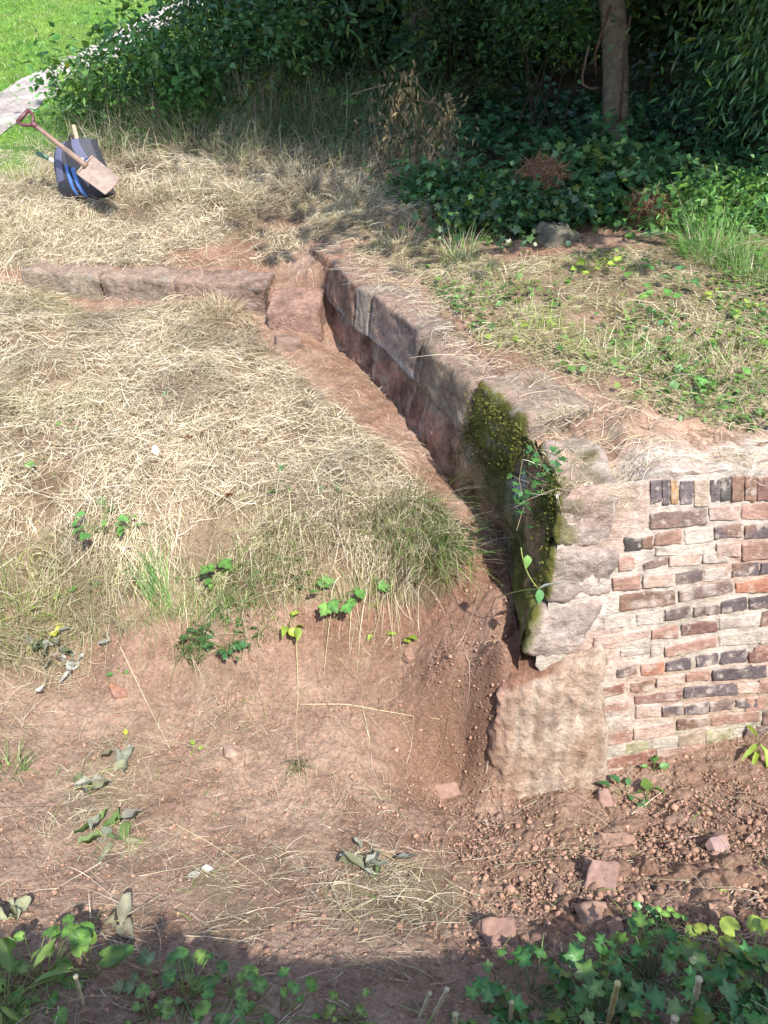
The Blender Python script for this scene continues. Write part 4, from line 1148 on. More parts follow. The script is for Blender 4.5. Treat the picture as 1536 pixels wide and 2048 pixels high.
scatter(ml, IVY, tipsx, frames(rng.uniform(3.6, 5.6, n), rng.uniform(-.6, .3, n), rng.normal(0, .4, n)), rng.uniform(.016, .034, n), np.array([.045, .12, .03]) * rng.uniform(.5, 1.6, (n, 1)))
ms.build('stem', M_STEM, iv, True); ml.build('foliage', M_IVY, iv)
# the shoot with a pale upturned leaf in front of the corner stones
sp = thing('shoot', aty(1075, 1190, 2.2), 'wiry green shoot with one pale upturned leaf in front of the corner stones', 'plant')
ms = MB(); ml = MB()
b0 = ground_pt(985, 1200); c0 = onwall(1078, 1178, .08)
tube(ms, np.vstack([bez(b0, (b0 + c0) / 2 + [0, 0, .03], c0, 8), bez(c0, onwall(1048, 1150, .1), onwall(1042, 1095, .06), 8)[1:]]), .0021, (.24, .29, .08), 5)
scatter(ml, OVATE, np.array([c0, c0, onwall(1055, 1110, .07)]), frames(np.array([.25, -1.5, -1.6]), np.array([.3, -.9, -.9]), np.array([.7, .3, .2])), np.array([.095, .06, .05]), np.array([(.52, .58, .46), (.1, .24, .08), (.16, .3, .07)]))
ms.build('stem', M_STEM, sp, True); ml.build('foliage', M_LEAF, sp)

# grass tufts
def tuft(u, v, label, n, Lr, col, spread, group, lean=None, dry=0.0, wid=(.003, .006), p=None, name='grass_tuft', up=(.7, 1.5), curl=(.3, 1.7)):
    p = ground_pt(u, v) if p is None else p
    mb = MB()
    a = rng.uniform(0, 6.28, n); rad = spread * np.sqrt(rng.uniform(0, 1, n))
    x = p[0] + rad * np.cos(a); y = p[1] + rad * np.sin(a)
    az = a + rng.normal(0, .8, n) if lean is None else lean + rng.normal(0, .5, n)
    c = np.array(col) * rng.uniform(.6, 1.45, (n, 1))
    k = rng.uniform(0, 1, n) < dry
    c[k] = pick(k.sum(), [3, 2, 2, 1, 1, 2, .4])
    p0 = rng.uniform(*up, n)
    blades(mb, x, y, az, rng.uniform(Lr[0], Lr[1], n), rng.uniform(*wid, n), p0, p0 - rng.uniform(*curl, n), rng.normal(0, .3, n), c, 5, None, H, .1)
    o = mb.build(name, M_GRASS)
    # keep the origin at the foot of the tuft
    me = o.data; me.transform(Matrix.Translation((-p[0], -p[1], -p[2]))); o.location = p
    return tag(o, label, 'grass tuft', group)
GT = 'grass tufts on the banks'
TUFTS = [
 (1420, 520, 'big tuft of long bright green grass at the right edge', 420, (.25, .55), (.16, .31, .07), .18, None, .12),
 (1500, 560, 'second long green grass clump beside the big one at the right edge', 200, (.2, .45), (.16, .30, .07), .15, None, .15),
 (920, 515, 'green and straw tuft at the edge of the dark ivy', 200, (.14, .3), (.16, .29, .06), .12, None, .4),
 (440, 620, 'pale straw tuft standing in front of the kerb', 260, (.08, .2), (.5, .42, .22), .12, None, .92),
 (320, 1195, 'long green grass blades leaning out of the mid bank', 130, (.15, .32), (.13, .26, .07), .07, 2.2, .2),
 (385, 1290, 'green grass tuft hanging at the scarp lip by the ivy', 150, (.15, .3), (.12, .25, .06), .08, -.8, .15),
 (825, 1060, 'thick overhanging tussock of straw and green at the trench edge', 950, (.14, .36), (.16, .25, .06), .2, -1.4, .52),
 (895, 1110, 'green fringe on the right end of the overhanging tussock', 260, (.16, .36), (.16, .27, .06), .09, -1.1, .35),
 (700, 1040, 'straw tussock left of the overhanging one', 260, (.12, .26), (.2, .24, .08), .15, -1.6, .75),
 (590, 1090, 'low straw and green tussock on the bank brow', 360, (.1, .22), (.18, .23, .07), .15, -1.6, .7),
 (60, 1240, 'mown yellow green grass clump at the left edge', 520, (.06, .17), (.24, .29, .08), .22, None, .4),
 (150, 1150, 'straw and green clump above the left wilted leaves', 240, (.08, .18), (.2, .25, .07), .2, None, .6),
 (500, 1210, 'sparse green tuft in the middle of the bank', 300, (.08, .2), (.14, .25, .06), .16, -1.5, .45),
 (20, 1545, 'small green tuft on the soil at the left edge', 60, (.08, .18), (.15, .27, .06), .06, None, .3),
 (600, 1530, 'limp green wisp hanging on the lower soil slope', 40, (.1, .2), (.16, .22, .08), .03, -1.6, .5),
 (1000, 560, 'low tuft on the ground behind the wall', 110, (.07, .16), (.2, .3, .06), .15, None, .5),
 (1060, 640, 'small green tuft in the strewn ground behind the wall', 110, (.06, .14), (.22, .33, .06), .15, None, .4),
 (1210, 720, 'yellow green grass patch behind the mossy stone', 150, (.07, .18), (.22, .32, .06), .18, None, .4),
 (1090, 670, 'thin grass patch along the coping edge', 120, (.05, .13), (.25, .33, .06), .16, None, .35),
 (1320, 740, 'flattened green grass above the brick wall', 160, (.1, .22), (.2, .29, .08), .18, None, .45),
 (1470, 740, 'grass and straw clump above the right end of the brick wall', 170, (.1, .22), (.18, .28, .06), .18, None, .45),
 (800, 490, 'straw tuft beside the far end of the coping', 160, (.1, .22), (.3, .33, .1), .16, None, .6),
 (90, 300, 'rough grass clump left of the backpack', 260, (.12, .3), (.15, .27, .06), .22, None, .35),
 (60, 370, 'dry grass clump in front of the white-handled tool', 320, (.1, .28), (.3, .3, .1), .28, None, .75),
 (270, 400, 'dry grass clump hiding the tip of the spade', 260, (.08, .2), (.4, .34, .16), .2, None, .9),
 (350, 395, 'bleached grass clump right of the spade', 320, (.1, .28), (.4, .34, .16), .25, None, .88),
 (480, 390, 'bleached grass clump midway along the back slope', 320, (.1, .28), (.4, .34, .16), .25, None, .88),
 (600, 370, 'tall bleached clump below the brown stalks', 320, (.1, .3), (.36, .3, .14), .22, None, .88),
 (720, 400, 'yellowing clump left of the ivy', 280, (.1, .26), (.34, .34, .12), .2, None, .75),
 (40, 470, 'dry hummock on the left edge above the kerb', 260, (.08, .2), (.34, .32, .12), .22, None, .8),
 (170, 460, 'dry hummock above the left kerb stone', 240, (.07, .18), (.34, .32, .12), .22, None, .8)]
for (a, b, lb, n_, Lr, c_, sp_, ln, dr) in TUFTS:
    tuft(a, b, lb, n_, Lr, c_, sp_, GT, ln, dr)
tuft(520, 262, 'stand of upright brown dead stalks against the thicket', 240, (.35, .75), (.3, .2, .08), .2, None, None, .8, (.004, .008), None, 'dead_stalks', (1.2, 1.55), (.0, .5))
tuft(600, 250, 'second stand of dead stalks mixed with green at the thicket edge', 200, (.3, .7), (.2, .2, .07), .25, None, None, .6, (.004, .008), None, 'dead_stalks', (1.2, 1.55), (.0, .7))
tuft(400, 290, 'tangle of dry stems at the foot of the left bramble', 260, (.3, .6), (.22, .18, .08), .4, None, None, .7, (.004, .007), None, 'dead_stalks', (.6, 1.4), (.2, 1.3))

# wilted dock plants lying on the soil
GL = 'wilted plants pulled up and left on the soil'
def wilted(u, v, label, n, size, spread, cols_):
    p = ground_pt(u, v)
    r = thing('wilted_plant', p, label, 'wilted plant', GL); n = n + 4 if n > 4 else n
    a = rng.uniform(0, 6.28, n)
    x = p[0] + rng.normal(0, spread * .5, n); y = p[1] + rng.normal(0, spread * .45, n)
    z = H(x, y) + rng.uniform(.008, .03, n)
    ml = MB(); ms = MB()
    cs = np.array(cols_)[rng.integers(0, len(cols_), n)] * rng.uniform(.45, .85, (n, 1))
    pv = WILT[0].copy(); pv[:, 2] += .06 * np.sin(pv[:, 1] * 9) + .05 * np.sin(pv[:, 0] * 14)
    scatter(ml, (pv, WILT[1]), np.stack([x, y, z], 1), frames(a, rng.normal(.1, .3, n), rng.normal(0, .6, n)), np.stack([size * rng.uniform(.3, .9, n), size * rng.uniform(.6, 1.15, n), size * rng.uniform(.7, 1.8, n)], 1), cs)
    for k in range(1 if n < 12 else n // 3):
        q0 = np.array([x[k], y[k], z[k]]); q1 = p + np.r_[rng.normal(0, spread * .6, 2), 0]; q1[2] = float(H(q1[0], q1[1])) + .01
        md = (q0 + q1) / 2; md[2] += .03
        tube(ms, bez(q0, md, q1, 6), .002, (.3, .28, .12), 5)
    ms.build('stem', M_STEM, r, True)
    ml.build('foliage', M_DEAD, r)
SIL = [(.42, .43, .34), (.36, .38, .28), (.20, .27, .11), (.47, .45, .37), (.30, .30, .18)]
wilted(215, 1560, 'silvery wilted leaves spread over the left soil slope, upper clump', 11, .085, .14, SIL)
wilted(220, 1665, 'wilted plant with a broad green leaf, lower clump on the left soil slope', 9, .09, .10, SIL + [(.17, .27, .08)] * 2)
wilted(740, 1735, 'pale wilted leaves curled in the bottom middle straw', 8, .08, .07, SIL)
wilted(95, 1300, 'grey limp leaves drooping off the left grassy bank', 9, .09, .11, [(.42, .42, .36), (.36, .36, .3), (.25, .3, .16)])
wilted(150, 1340, 'white limp leaves at the foot of the left grassy bank', 5, .08, .05, [(.55, .54, .48), (.42, .42, .36)])
wilted(255, 1850, 'flat olive grey leaf lying in the lower left', 3, .10, .05, [(.4, .38, .26)])
wilted(75, 1392, 'crumpled white leaf alone on the left soil', 2, .06, .01, [(.62, .6, .54)])
wilted(215, 1290, 'pale lobed leaf on the scarp lip', 2, .07, .02, [(.45, .46, .36)])
wilted(410, 1750, 'white shred beside the small straw heap', 2, .05, .02, [(.58, .56, .5)])
wilted(40, 1840, 'faded olive leaves at the lower left edge', 4, .09, .06, [(.35, .36, .22)])
# curled brown leaves on the straw
for (a, b, lb, c_) in [(372, 888, 'curled orange brown dead leaf on the straw, left of a pair', (.42, .22, .10)), (395, 884, 'curled orange brown dead leaf on the straw, right of a pair', (.46, .27, .13)), (452, 1002, 'red brown dead leaf on the straw brow', (.36, .11, .05)), (318, 920, 'pale curled leaf in the middle straw', (.5, .46, .36))]:
    p = ground_pt(a, b); mb = MB()
    scatter(mb, WILT, np.array([p + [0, 0, .025]]), frames(rng.uniform(0, 6, 1), np.array([.5]), np.array([.4])), np.array([.07]), np.array([c_]))
    tag(mb.build('dead_leaf', M_DEAD), lb, 'leaf', 'dead leaves on the straw')
# long dry stems
GS_ = 'single dry stems on the soil'
for pts, r_, c_, lb in [
 ([(592, 1275), (598, 1400), (590, 1450), (600, 1560)], .0021, (.42, .36, .2), 'upright pale stem running down the middle soil slope'),
 ([(600, 1413), (740, 1420), (880, 1446)], .0019, (.56, .48, .28), 'long straight straw lying across the soil left of the footing'),
 ([(725, 1420), (740, 1480), (735, 1520)], .0018, (.45, .38, .24), 'short forked straw below the long straight one'),
 ([(470, 1100), (440, 1190), (400, 1290)], .002, (.5, .42, .26), 'thin straw hanging over the bank beside the green blades'),
 ([(235, 1285), (290, 1400), (340, 1500)], .002, (.5, .42, .26), 'thin diagonal straw on the left soil'),
 ([(330, 1640), (440, 1700), (560, 1790)], .0018, (.48, .4, .24), 'long diagonal stem across the lower left soil'),
 ([(1122, 1862), (1122, 1920), (1158, 1945)], .003, (.5, .42, .26), 'bent pale twig in the foreground shade'),
 ([(1262, 1632), (1290, 1612), (1325, 1585)], .0028, (.5, .4, .28), 'pale twig on the soil heap beside the footing weeds'),
 ([(1090, 1655), (1120, 1650), (1155, 1654)], .002, (.55, .45, .3), 'short straw on the dug soil'),
 ([(1240, 1705), (1238, 1740), (1250, 1765)], .002, (.5, .4, .26), 'curved straw right of the largest half brick'),
 ([(1205, 1585), (1190, 1583), (1168, 1578)], .002, (.5, .42, .3), 'straw lying at the foot of the footing'),
 ([(480, 1455), (492, 1490), (490, 1545)], .0025, (.22, .15, .1), 'dark twig near the pale cobble'),
 ([(1460, 1790), (1475, 1770), (1490, 1760)], .002, (.5, .42, .3), 'curved straw on the right soil heap')]:
    P = np.array([ground_pt(*q) + np.array([0, 0, .012]) for q in pts])
    tt_ = np.linspace(0, len(P) - 1, 12)
    Q = np.stack([np.interp(tt_, np.arange(len(P)), P[:, k]) for k in range(3)], 1)
    for _ in range(2): Q[1:-1] = (Q[:-2] + 2 * Q[1:-1] + Q[2:]) / 4
    Q[:, 2] = np.maximum(Q[:, 2], H(Q[:, 0], Q[:, 1]) + .006)
    mb = MB(); tube(mb, Q, np.linspace(r_, r_ * .6, 12), c_, 6, .1)
    tag(mb.build('dry_stem', M_STEM, None, True), lb, 'stem', GS_)
# foreground: round-leaved plants on the left, ivy on the right
GF = 'plants along the bottom edge'
for (a, b, kd, n_, sz_, h_, sp_, c_, lb) in [
 (90, 1975, 'round', 12, .085, .12, .15, (.13, .27, .05), 'cluster of round scalloped leaves in the bottom left corner'),
 (185, 1960, 'round', 4, .105, .10, .06, (.12, .27, .06), 'two large round scalloped leaves right of the corner cluster'),
 (20, 2030, 'lance', 16, .16, .14, .1, (.17, .29, .07), 'strappy leaves in the bottom left corner'),
 (375, 2000, 'round', 9, .06, .12, .09, (.13, .28, .07), 'group of small rounded leaves left of the bottom centre'),
 (455, 2000, 'round', 7, .065, .11, .07, (.17, .31, .08), 'bright rounded leaves at the bottom centre'),
 (310, 1985, 'maple', 6, .07, .06, .08, (.15, .22, .1), 'insect-eaten dull leaves near the bottom left'),
 (300, 2035, 'round', 5, .05, .07, .05, (.2, .32, .08), 'low pale leaves at the bottom edge left of centre'),
 (560, 2035, 'maple', 9, .05, .07, .09, (.12, .27, .06), 'toothed low leaves at the bottom edge centre'),
 (700, 2040, 'round', 6, .04, .08, .06, (.22, .32, .08), 'tiny round leaves on stalks at the bottom edge'),
 (1500, 1925, 'round', 8, .085, .13, .08, (.26, .36, .06), 'large yellow green leaves at the right edge'),
 (1420, 1925, 'round', 6, .07, .10, .07, (.24, .34, .07), 'yellow green leaves left of the large ones at the right edge'),
 (20, 1990, 'maple', 8, .06, .08, .09, (.16, .28, .06), 'light green low leaves at the left edge'),
 (1330, 1870, 'maple', 6, .05, .07, .07, (.14, .28, .06), 'small green leaves at the top of the ivy')]:
    plant('leafy_plant', a, b, lb, 'plant', GF, kd, int(n_ * 1.7) + 3, sz_ * .62, h_ * .8, sp_ * 1.1, tuple(np.array(c_) * .9), None, None, (-.35, .35), sr=.002)
GI = 'ivy plants in the foreground'
for (a, b, n_, sz_, h_, sp_, lb) in [
 (1060, 2000, 24, .075, .11, .13, 'ivy clump left of the cut canes in the foreground'),
 (1180, 1975, 26, .08, .13, .13, 'glossy ivy around the knotty cut cane'),
 (1300, 1960, 30, .075, .13, .14, 'ivy between the two tallest cut canes'),
 (1420, 2020, 28, .085, .14, .14, 'large-leaved ivy at the bottom right corner'),
 (1520, 2000, 20, .09, .14, .10, 'large ivy at the right edge below the yellow leaves'),
 (970, 2035, 14, .07, .09, .09, 'first small ivy at the left end of the foreground ivy'),
 (1200, 2045, 26, .085, .13, .14, 'ivy on the bottom edge right of centre'),
 (1290, 1850, 8, .06, .08, .05, 'small upright ivy shoot at the top of the foreground ivy'),
 (1070, 1925, 8, .06, .08, .06, 'dark ivy spray reaching on to the shaded soil')]:
    plant('ivy_plant', a, b, lb, 'ivy', GI, 'ivy', int(n_ * 1.7), sz_ * .56, h_ * .62, sp_, (.05, .15, .034), M_IVY, None, (-.9, .5), (.1, .12, .05), var=.5)
# cut canes
GC = 'cut canes standing in the ivy'
for (a, b, dx, h_, r_, c_, lb) in [
 (1216, 2050, 0, .20, .007, (.42, .36, .16), 'knotty yellow cut cane, tallest in the ivy'),
 (1385, 2030, -.01, .17, .0075, (.48, .42, .26), 'pale split cut cane right of the knotty one'),
 (1345, 2075, 0, .08, .008, (.5, .4, .26), 'stubby cut cane on the bottom edge'),
 (860, 2040, .04, .14, .005, (.5, .45, .3), 'slanting white stub at the bottom centre, right of a pair'),
 (835, 2040, .03, .12, .0045, (.46, .42, .28), 'slanting white stub at the bottom centre, left of a pair'),
 (165, 2010, .0, .13, .005, (.46, .42, .26), 'pale cut stalk beside the large round leaves'),
 (1020, 2050, 0, .10, .005, (.4, .34, .18), 'short brown cut stalk left of the knotty cane'),
 (910, 2060, .0, .06, .007, (.44, .4, .22), 'thick stub at the bottom edge right of the slanting pair')]:
    p = ground_pt(a, b)
    mb = MB()
    kk = np.linspace(0, 1, 14)
    Q = p + np.stack([dx * kk, .02 * kk, h_ * kk - .02], 1)
    rr = r_ * (1 + .28 * (np.arange(14) % 4 == 1))
    tube(mb, Q, rr, np.array(c_), 9, .05)
    o = mb.build('cut_cane', M_STEM, None, True)
    tag(o, lb, 'cane', GC)
# small plants behind the wall
GR = 'weeds on the strewn ground behind the wall'
k = 0
names = ['first', 'second']
for (a, b, kd, n_, sz_, h_, sp_, c_, lb) in [
 (1360, 575, 'maple', 8, .07, .1, .12, GB, 'green lobed weed below the long bright grass'),
 (1310, 600, 'maple', 7, .06, .07, .12, G_, 'small lobed weed left of the lobed pair'),
 (1450, 620, 'maple', 9, .06, .09, .14, GY, 'yellow green weed right of the lobed pair'),
 (1470, 700, 'ovate', 12, .07, .12, .13, (.22, .36, .07), 'bright yellow green weed near the right edge'),
 (1400, 690, 'ovate', 6, .05, .07, .1, G_, 'dull weed left of the bright yellow green one'),
 (1250, 700, 'ovate', 7, .07, .08, .1, G_, 'leafy weed in the middle of the strewn ground'),
 (1390, 770, 'maple', 7, .06, .07, .1, G_, 'low weed above the brick wall'),
 (1510, 770, 'ovate', 7, .06, .09, .1, G_, 'weed above the right end of the brick wall'),
 (1190, 540, 'maple', 10, .055, .08, .16, GY, 'spreading weed in front of the boulder'),
 (1130, 560, 'ovate', 7, .05, .06, .12, G_, 'small weed left of the spreading one'),
 (1260, 540, 'ovate', 10, .06, .09, .15, G_, 'weed patch right of the spreading one'),
 (1080, 655, 'ovate', 7, .04, .05, .12, GY, 'low yellow weed along the coping'),
 (1000, 690, 'ovate', 5, .04, .04, .08, GY, 'tiny yellow weed by the coping edge'),
 (1330, 640, 'ovate', 6, .05, .06, .1, GB, 'dark small weed in the straw behind the wall'),
 (1500, 530, 'maple', 12, .07, .14, .16, G_, 'leafy weed beside the long grass at the right edge'),
 (680, 260, 'maple', 8, .11, .4, .12, (.12, .3, .06), 'tall bright sapling at the thicket edge'),
 (665, 310, 'maple', 4, .12, .15, .1, GB, 'broad dark leaf pair below the bright sapling'),
 (1350, 500, 'ovate', 5, .16, .12, .12, (.2, .33, .15), 'broad pale dock leaves left of the long grass'),
 (1270, 400, 'ovate', 12, .10, .4, .1, (.14, .28, .12), 'pale leafy shoot standing in front of the tree')]:
    plant('weed', a, b, lb, 'weed', GR, kd, n_, sz_, h_, sp_, c_)

# ------------------------------------------------------------------ thicket, trees
def bush(name, label, cat, c, rad, n, size, kind, col, mat, group=None, clump=.35, stems=10, shell=.55, up=.2, extra=None, stemcol=(.07, .055, .035)):
    c = np.array(c, float); rad = np.array(rad, float)
    base = np.array([c[0], c[1], float(H(c[0], c[1]))])
    r = thing(name, base, label, cat, group)
    nc_ = max(10, n // 90)
    d_ = rng.normal(0, 1, (nc_, 3)); d_ /= np.linalg.norm(d_, axis=1)[:, None]
    cen = c + d_ * rad * (rng.uniform(shell, 1, (nc_, 1)))
    pos = cen[rng.integers(0, nc_, n)] + rng.normal(0, 1, (n, 3)) * rad * clump * .5
    g = H(pos[:, 0], pos[:, 1])
    pos = pos[pos[:, 2] > g + .02]
    m = len(pos)
    out_ = (pos - c) / rad
    az = np.arctan2(out_[:, 1], out_[:, 0]) + rng.normal(0, .9, m)
    cs = np.array(col) * rng.uniform(.55, 1.5, (m, 1)) * (1 + .45 * fbm3(pos, .5, 2, 3))[:, None] + np.array([.055, .035, -.012]) * (rng.uniform(0, 1, (m, 1)) ** 3 + .8 * np.clip(fbm3(pos, .45, 2, 13), 0, 1)[:, None])
    ml = MB()
    fr = frames(az, rng.normal(-.25 + up, .5, m), rng.normal(0, .7, m))
    ty = rng.uniform(0, 1, m)
    if kind in ('ovate', 'bush') and cat in ('shrub', 'bramble'):
        for kd_, lo_, hi_, sz_ in ((kind, 0, .45, 1.0), ('bush', .45, .75, .6), ('lance', .75, 1.01, 1.25)):
            q = (ty >= lo_) & (ty < hi_)
            scatter(ml, LEAF[kd_], pos[q], fr[q], size * sz_ * rng.uniform(.6, 1.25, q.sum()), cs[q] * (1 if kd_ == kind else rng.uniform(.8, 1.3)))
    else:
        scatter(ml, LEAF[kind], pos, fr, size * rng.uniform(.6, 1.25, m), cs)
    ms = MB()
    for q in cen[rng.integers(0, nc_, stems)]:
        b0 = base + np.r_[rng.normal(0, .25, 2) * rad[:2], -.05]
        tube(ms, bez(b0, (b0 * .6 + q * .4) + [0, 0, .4 * rad[2]], q, 9), np.linspace(.012, .004, 9), np.array(stemcol) * rng.uniform(.7, 1.3), 6)
    ms.build('stem', M_BARK, r, True)
    ml.build('foliage', mat, r)
    return r
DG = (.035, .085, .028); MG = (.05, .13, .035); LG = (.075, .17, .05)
GBU = 'shrubs of the dark thicket'
# positions from the ground up
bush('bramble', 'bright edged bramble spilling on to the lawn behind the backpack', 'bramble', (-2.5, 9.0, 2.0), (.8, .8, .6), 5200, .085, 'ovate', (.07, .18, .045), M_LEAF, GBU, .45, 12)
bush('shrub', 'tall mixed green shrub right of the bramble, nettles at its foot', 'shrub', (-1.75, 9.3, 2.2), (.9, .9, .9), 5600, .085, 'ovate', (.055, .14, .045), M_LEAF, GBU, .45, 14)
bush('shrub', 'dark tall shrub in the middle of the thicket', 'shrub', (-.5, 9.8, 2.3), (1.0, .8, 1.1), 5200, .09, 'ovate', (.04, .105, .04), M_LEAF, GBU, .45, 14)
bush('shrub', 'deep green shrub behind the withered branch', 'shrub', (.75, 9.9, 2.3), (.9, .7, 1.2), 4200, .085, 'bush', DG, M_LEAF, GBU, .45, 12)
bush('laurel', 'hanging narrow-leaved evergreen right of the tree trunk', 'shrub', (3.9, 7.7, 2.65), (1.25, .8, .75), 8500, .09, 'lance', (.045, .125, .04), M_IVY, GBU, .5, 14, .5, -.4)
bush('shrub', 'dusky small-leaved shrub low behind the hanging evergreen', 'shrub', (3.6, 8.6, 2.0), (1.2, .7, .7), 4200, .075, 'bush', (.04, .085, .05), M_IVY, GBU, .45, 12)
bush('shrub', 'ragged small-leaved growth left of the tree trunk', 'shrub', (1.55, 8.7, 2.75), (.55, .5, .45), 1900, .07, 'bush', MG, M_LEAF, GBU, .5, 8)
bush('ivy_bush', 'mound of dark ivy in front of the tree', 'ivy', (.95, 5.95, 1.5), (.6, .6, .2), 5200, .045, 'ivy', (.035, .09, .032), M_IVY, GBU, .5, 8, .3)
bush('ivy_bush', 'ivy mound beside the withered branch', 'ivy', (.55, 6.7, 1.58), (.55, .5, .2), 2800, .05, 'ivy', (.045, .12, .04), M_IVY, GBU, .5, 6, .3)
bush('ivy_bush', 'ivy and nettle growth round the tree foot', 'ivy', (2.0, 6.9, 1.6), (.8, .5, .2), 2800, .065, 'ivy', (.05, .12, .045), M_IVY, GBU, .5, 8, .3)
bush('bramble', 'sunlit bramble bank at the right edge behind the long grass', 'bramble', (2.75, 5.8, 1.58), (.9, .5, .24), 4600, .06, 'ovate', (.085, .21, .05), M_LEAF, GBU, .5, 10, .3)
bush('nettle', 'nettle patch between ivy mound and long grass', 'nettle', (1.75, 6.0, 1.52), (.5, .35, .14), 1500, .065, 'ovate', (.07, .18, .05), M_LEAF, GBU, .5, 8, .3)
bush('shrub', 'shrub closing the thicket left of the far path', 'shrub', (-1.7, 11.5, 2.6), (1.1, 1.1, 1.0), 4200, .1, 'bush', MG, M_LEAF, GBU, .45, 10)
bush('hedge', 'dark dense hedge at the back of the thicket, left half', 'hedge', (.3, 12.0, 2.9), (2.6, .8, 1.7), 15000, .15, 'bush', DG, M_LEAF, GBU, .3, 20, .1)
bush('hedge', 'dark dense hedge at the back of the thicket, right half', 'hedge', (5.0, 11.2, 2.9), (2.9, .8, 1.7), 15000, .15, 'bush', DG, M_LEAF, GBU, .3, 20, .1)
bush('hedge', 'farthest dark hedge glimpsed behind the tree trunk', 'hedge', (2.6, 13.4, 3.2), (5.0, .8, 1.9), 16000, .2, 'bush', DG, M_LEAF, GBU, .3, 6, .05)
# tree by the bank
def tree(label, p, hgt, r0, crown_c, crown_r, n, col, group, lean=(0, 0), shade_lobe=None):
    base = np.array([p[0], p[1], float(H(p[0], p[1]))])
    r = thing('tree', base, label, 'tree', group)
    mt = MB()
    zz = np.linspace(0, 1, 26)
    Q = base + np.stack([lean[0] * zz, lean[1] * zz, hgt * zz - .1], 1) + np.stack([.03 * np.sin(zz * 9), .02 * np.cos(zz * 7), 0 * zz], 1)
    rr = r0 * (1 + .35 * np.exp(-zz * 22)) * (1 - .35 * zz)
    nz_ = np.array([.26, .20, .14])
    tube(mt, Q, rr, nz_, 18, .045)
    cc_ = np.array(crown_c); cr = np.array(crown_r)
    for k_ in range(9):
        e = cc_ + rng.normal(0, .45, 3) * cr
        s = Q[int(rng.uniform(15, 25))]
        tube(mt, bez(s, (s + e) / 2 + [0, 0, .4], e, 10), np.linspace(r0 * .4, .02, 10), nz_ * .9, 8, .05)
    mt.build('trunk', M_BARK, r, True)
    ml = MB()
    nc_ = n // 60
    d_ = rng.normal(0, 1, (nc_, 3)); d_ /= np.linalg.norm(d_, axis=1)[:, None]
    cen = cc_ + d_ * cr * rng.uniform(.2, 1, (nc_, 1))
    pos = cen[rng.integers(0, nc_, n)] + rng.normal(0, .16, (n, 3)) * cr
    if shade_lobe is not None:  # extra leaf cluster out of view, added to cast shade on the ivy
        lc, lr, ln_ = shade_lobe
        pos = np.vstack([pos, np.array(lc) + rng.normal(0, .5, (ln_, 3)) * np.array(lr)])
    pos = pos[pos[:, 2] > np.maximum(base[2] + 1.55, 3.15)]
    m = len(pos)
    scatter(ml, BUSH, pos, frames(rng.uniform(0, 6.28, m), rng.normal(-.2, .5, m), rng.normal(0, .7, m)), rng.uniform(.12, .22, m), np.array(col) * rng.uniform(.6, 1.4, (m, 1)))
    ml.build('crown', M_LEAF, r)
    return r, Q, rr
GTR = 'trees standing over the thicket'
tr1, Q1, R1 = tree('mature tree with a pale bare trunk and ivy at its foot, right of centre', (2.27, 8.3), 3.6, .125, (3.1, 7.4, 5.1), (3.3, 3.0, 1.6), 26000, (.05, .13, .035), GTR, (-.62, .1), ((1.95, 4.2, 4.9), (1.2, 1.0, .7), 2300))
tree('darker tree farther back, left of the pale trunk, its trunk hidden in the thicket', (.4, 11.2), 4.2, .14, (.4, 7.7, 5.4), (2.3, 2.5, 1.5), 22000, (.045, .11, .03), GTR)
tree('darker tree farther back at the right, its trunk hidden in the thicket', (6.2, 10.6), 4.2, .14, (7.4, 9.4, 5.2), (3.2, 3.2, 1.7), 20000, (.045, .11, .03), GTR)
mi = MB()
n = 420
ii = rng.integers(8, 22, n); an = rng.uniform(0, 6.28, n)
hh_ = rng.uniform(0, 1, n)
ii = np.where(hh_ < .55, rng.integers(13, 20, n), rng.integers(0, 4, n))
pos = Q1[ii] + np.stack([np.cos(an), np.sin(an), 0 * an], 1) * (R1[ii] + rng.uniform(.0, .14, n))[:, None] + np.stack([0 * an, 0 * an, rng.uniform(-.08, .08, n)], 1)
scatter(mi, IVY, pos, frames(an, rng.normal(-.4, .4, n), rng.normal(0, .5, n)), rng.uniform(.04, .08, n), np.array([.055, .13, .04]) * rng.uniform(.6, 1.5, (n, 1)))
mi.build('ivy', M_IVY, tr1)
mv = MB()
tube(mv, np.array([aty(1178, 90, 8.0), aty(1165, 150, 7.95), aty(1166, 170, 7.95), aty(1180, 177, 8.0), aty(1196, 175, 8.1)]), .011, (.25, .17, .11), 7, .1)
tube(mv, np.array([aty(1222, 10, 8.05), aty(1205, 60, 8.05), aty(1190, 110, 8.05), aty(1192, 150, 8.1)]), .014, (.16, .09, .06), 7, .15)
tube(mv, np.array([aty(1262, 30, 8.05), aty(1250, 90, 8.05), aty(1246, 150, 8.05), aty(1240, 240, 8.1)]), .012, (.16, .10, .07), 7, .15)
mv.build('vine', M_BARK, tr1, True)
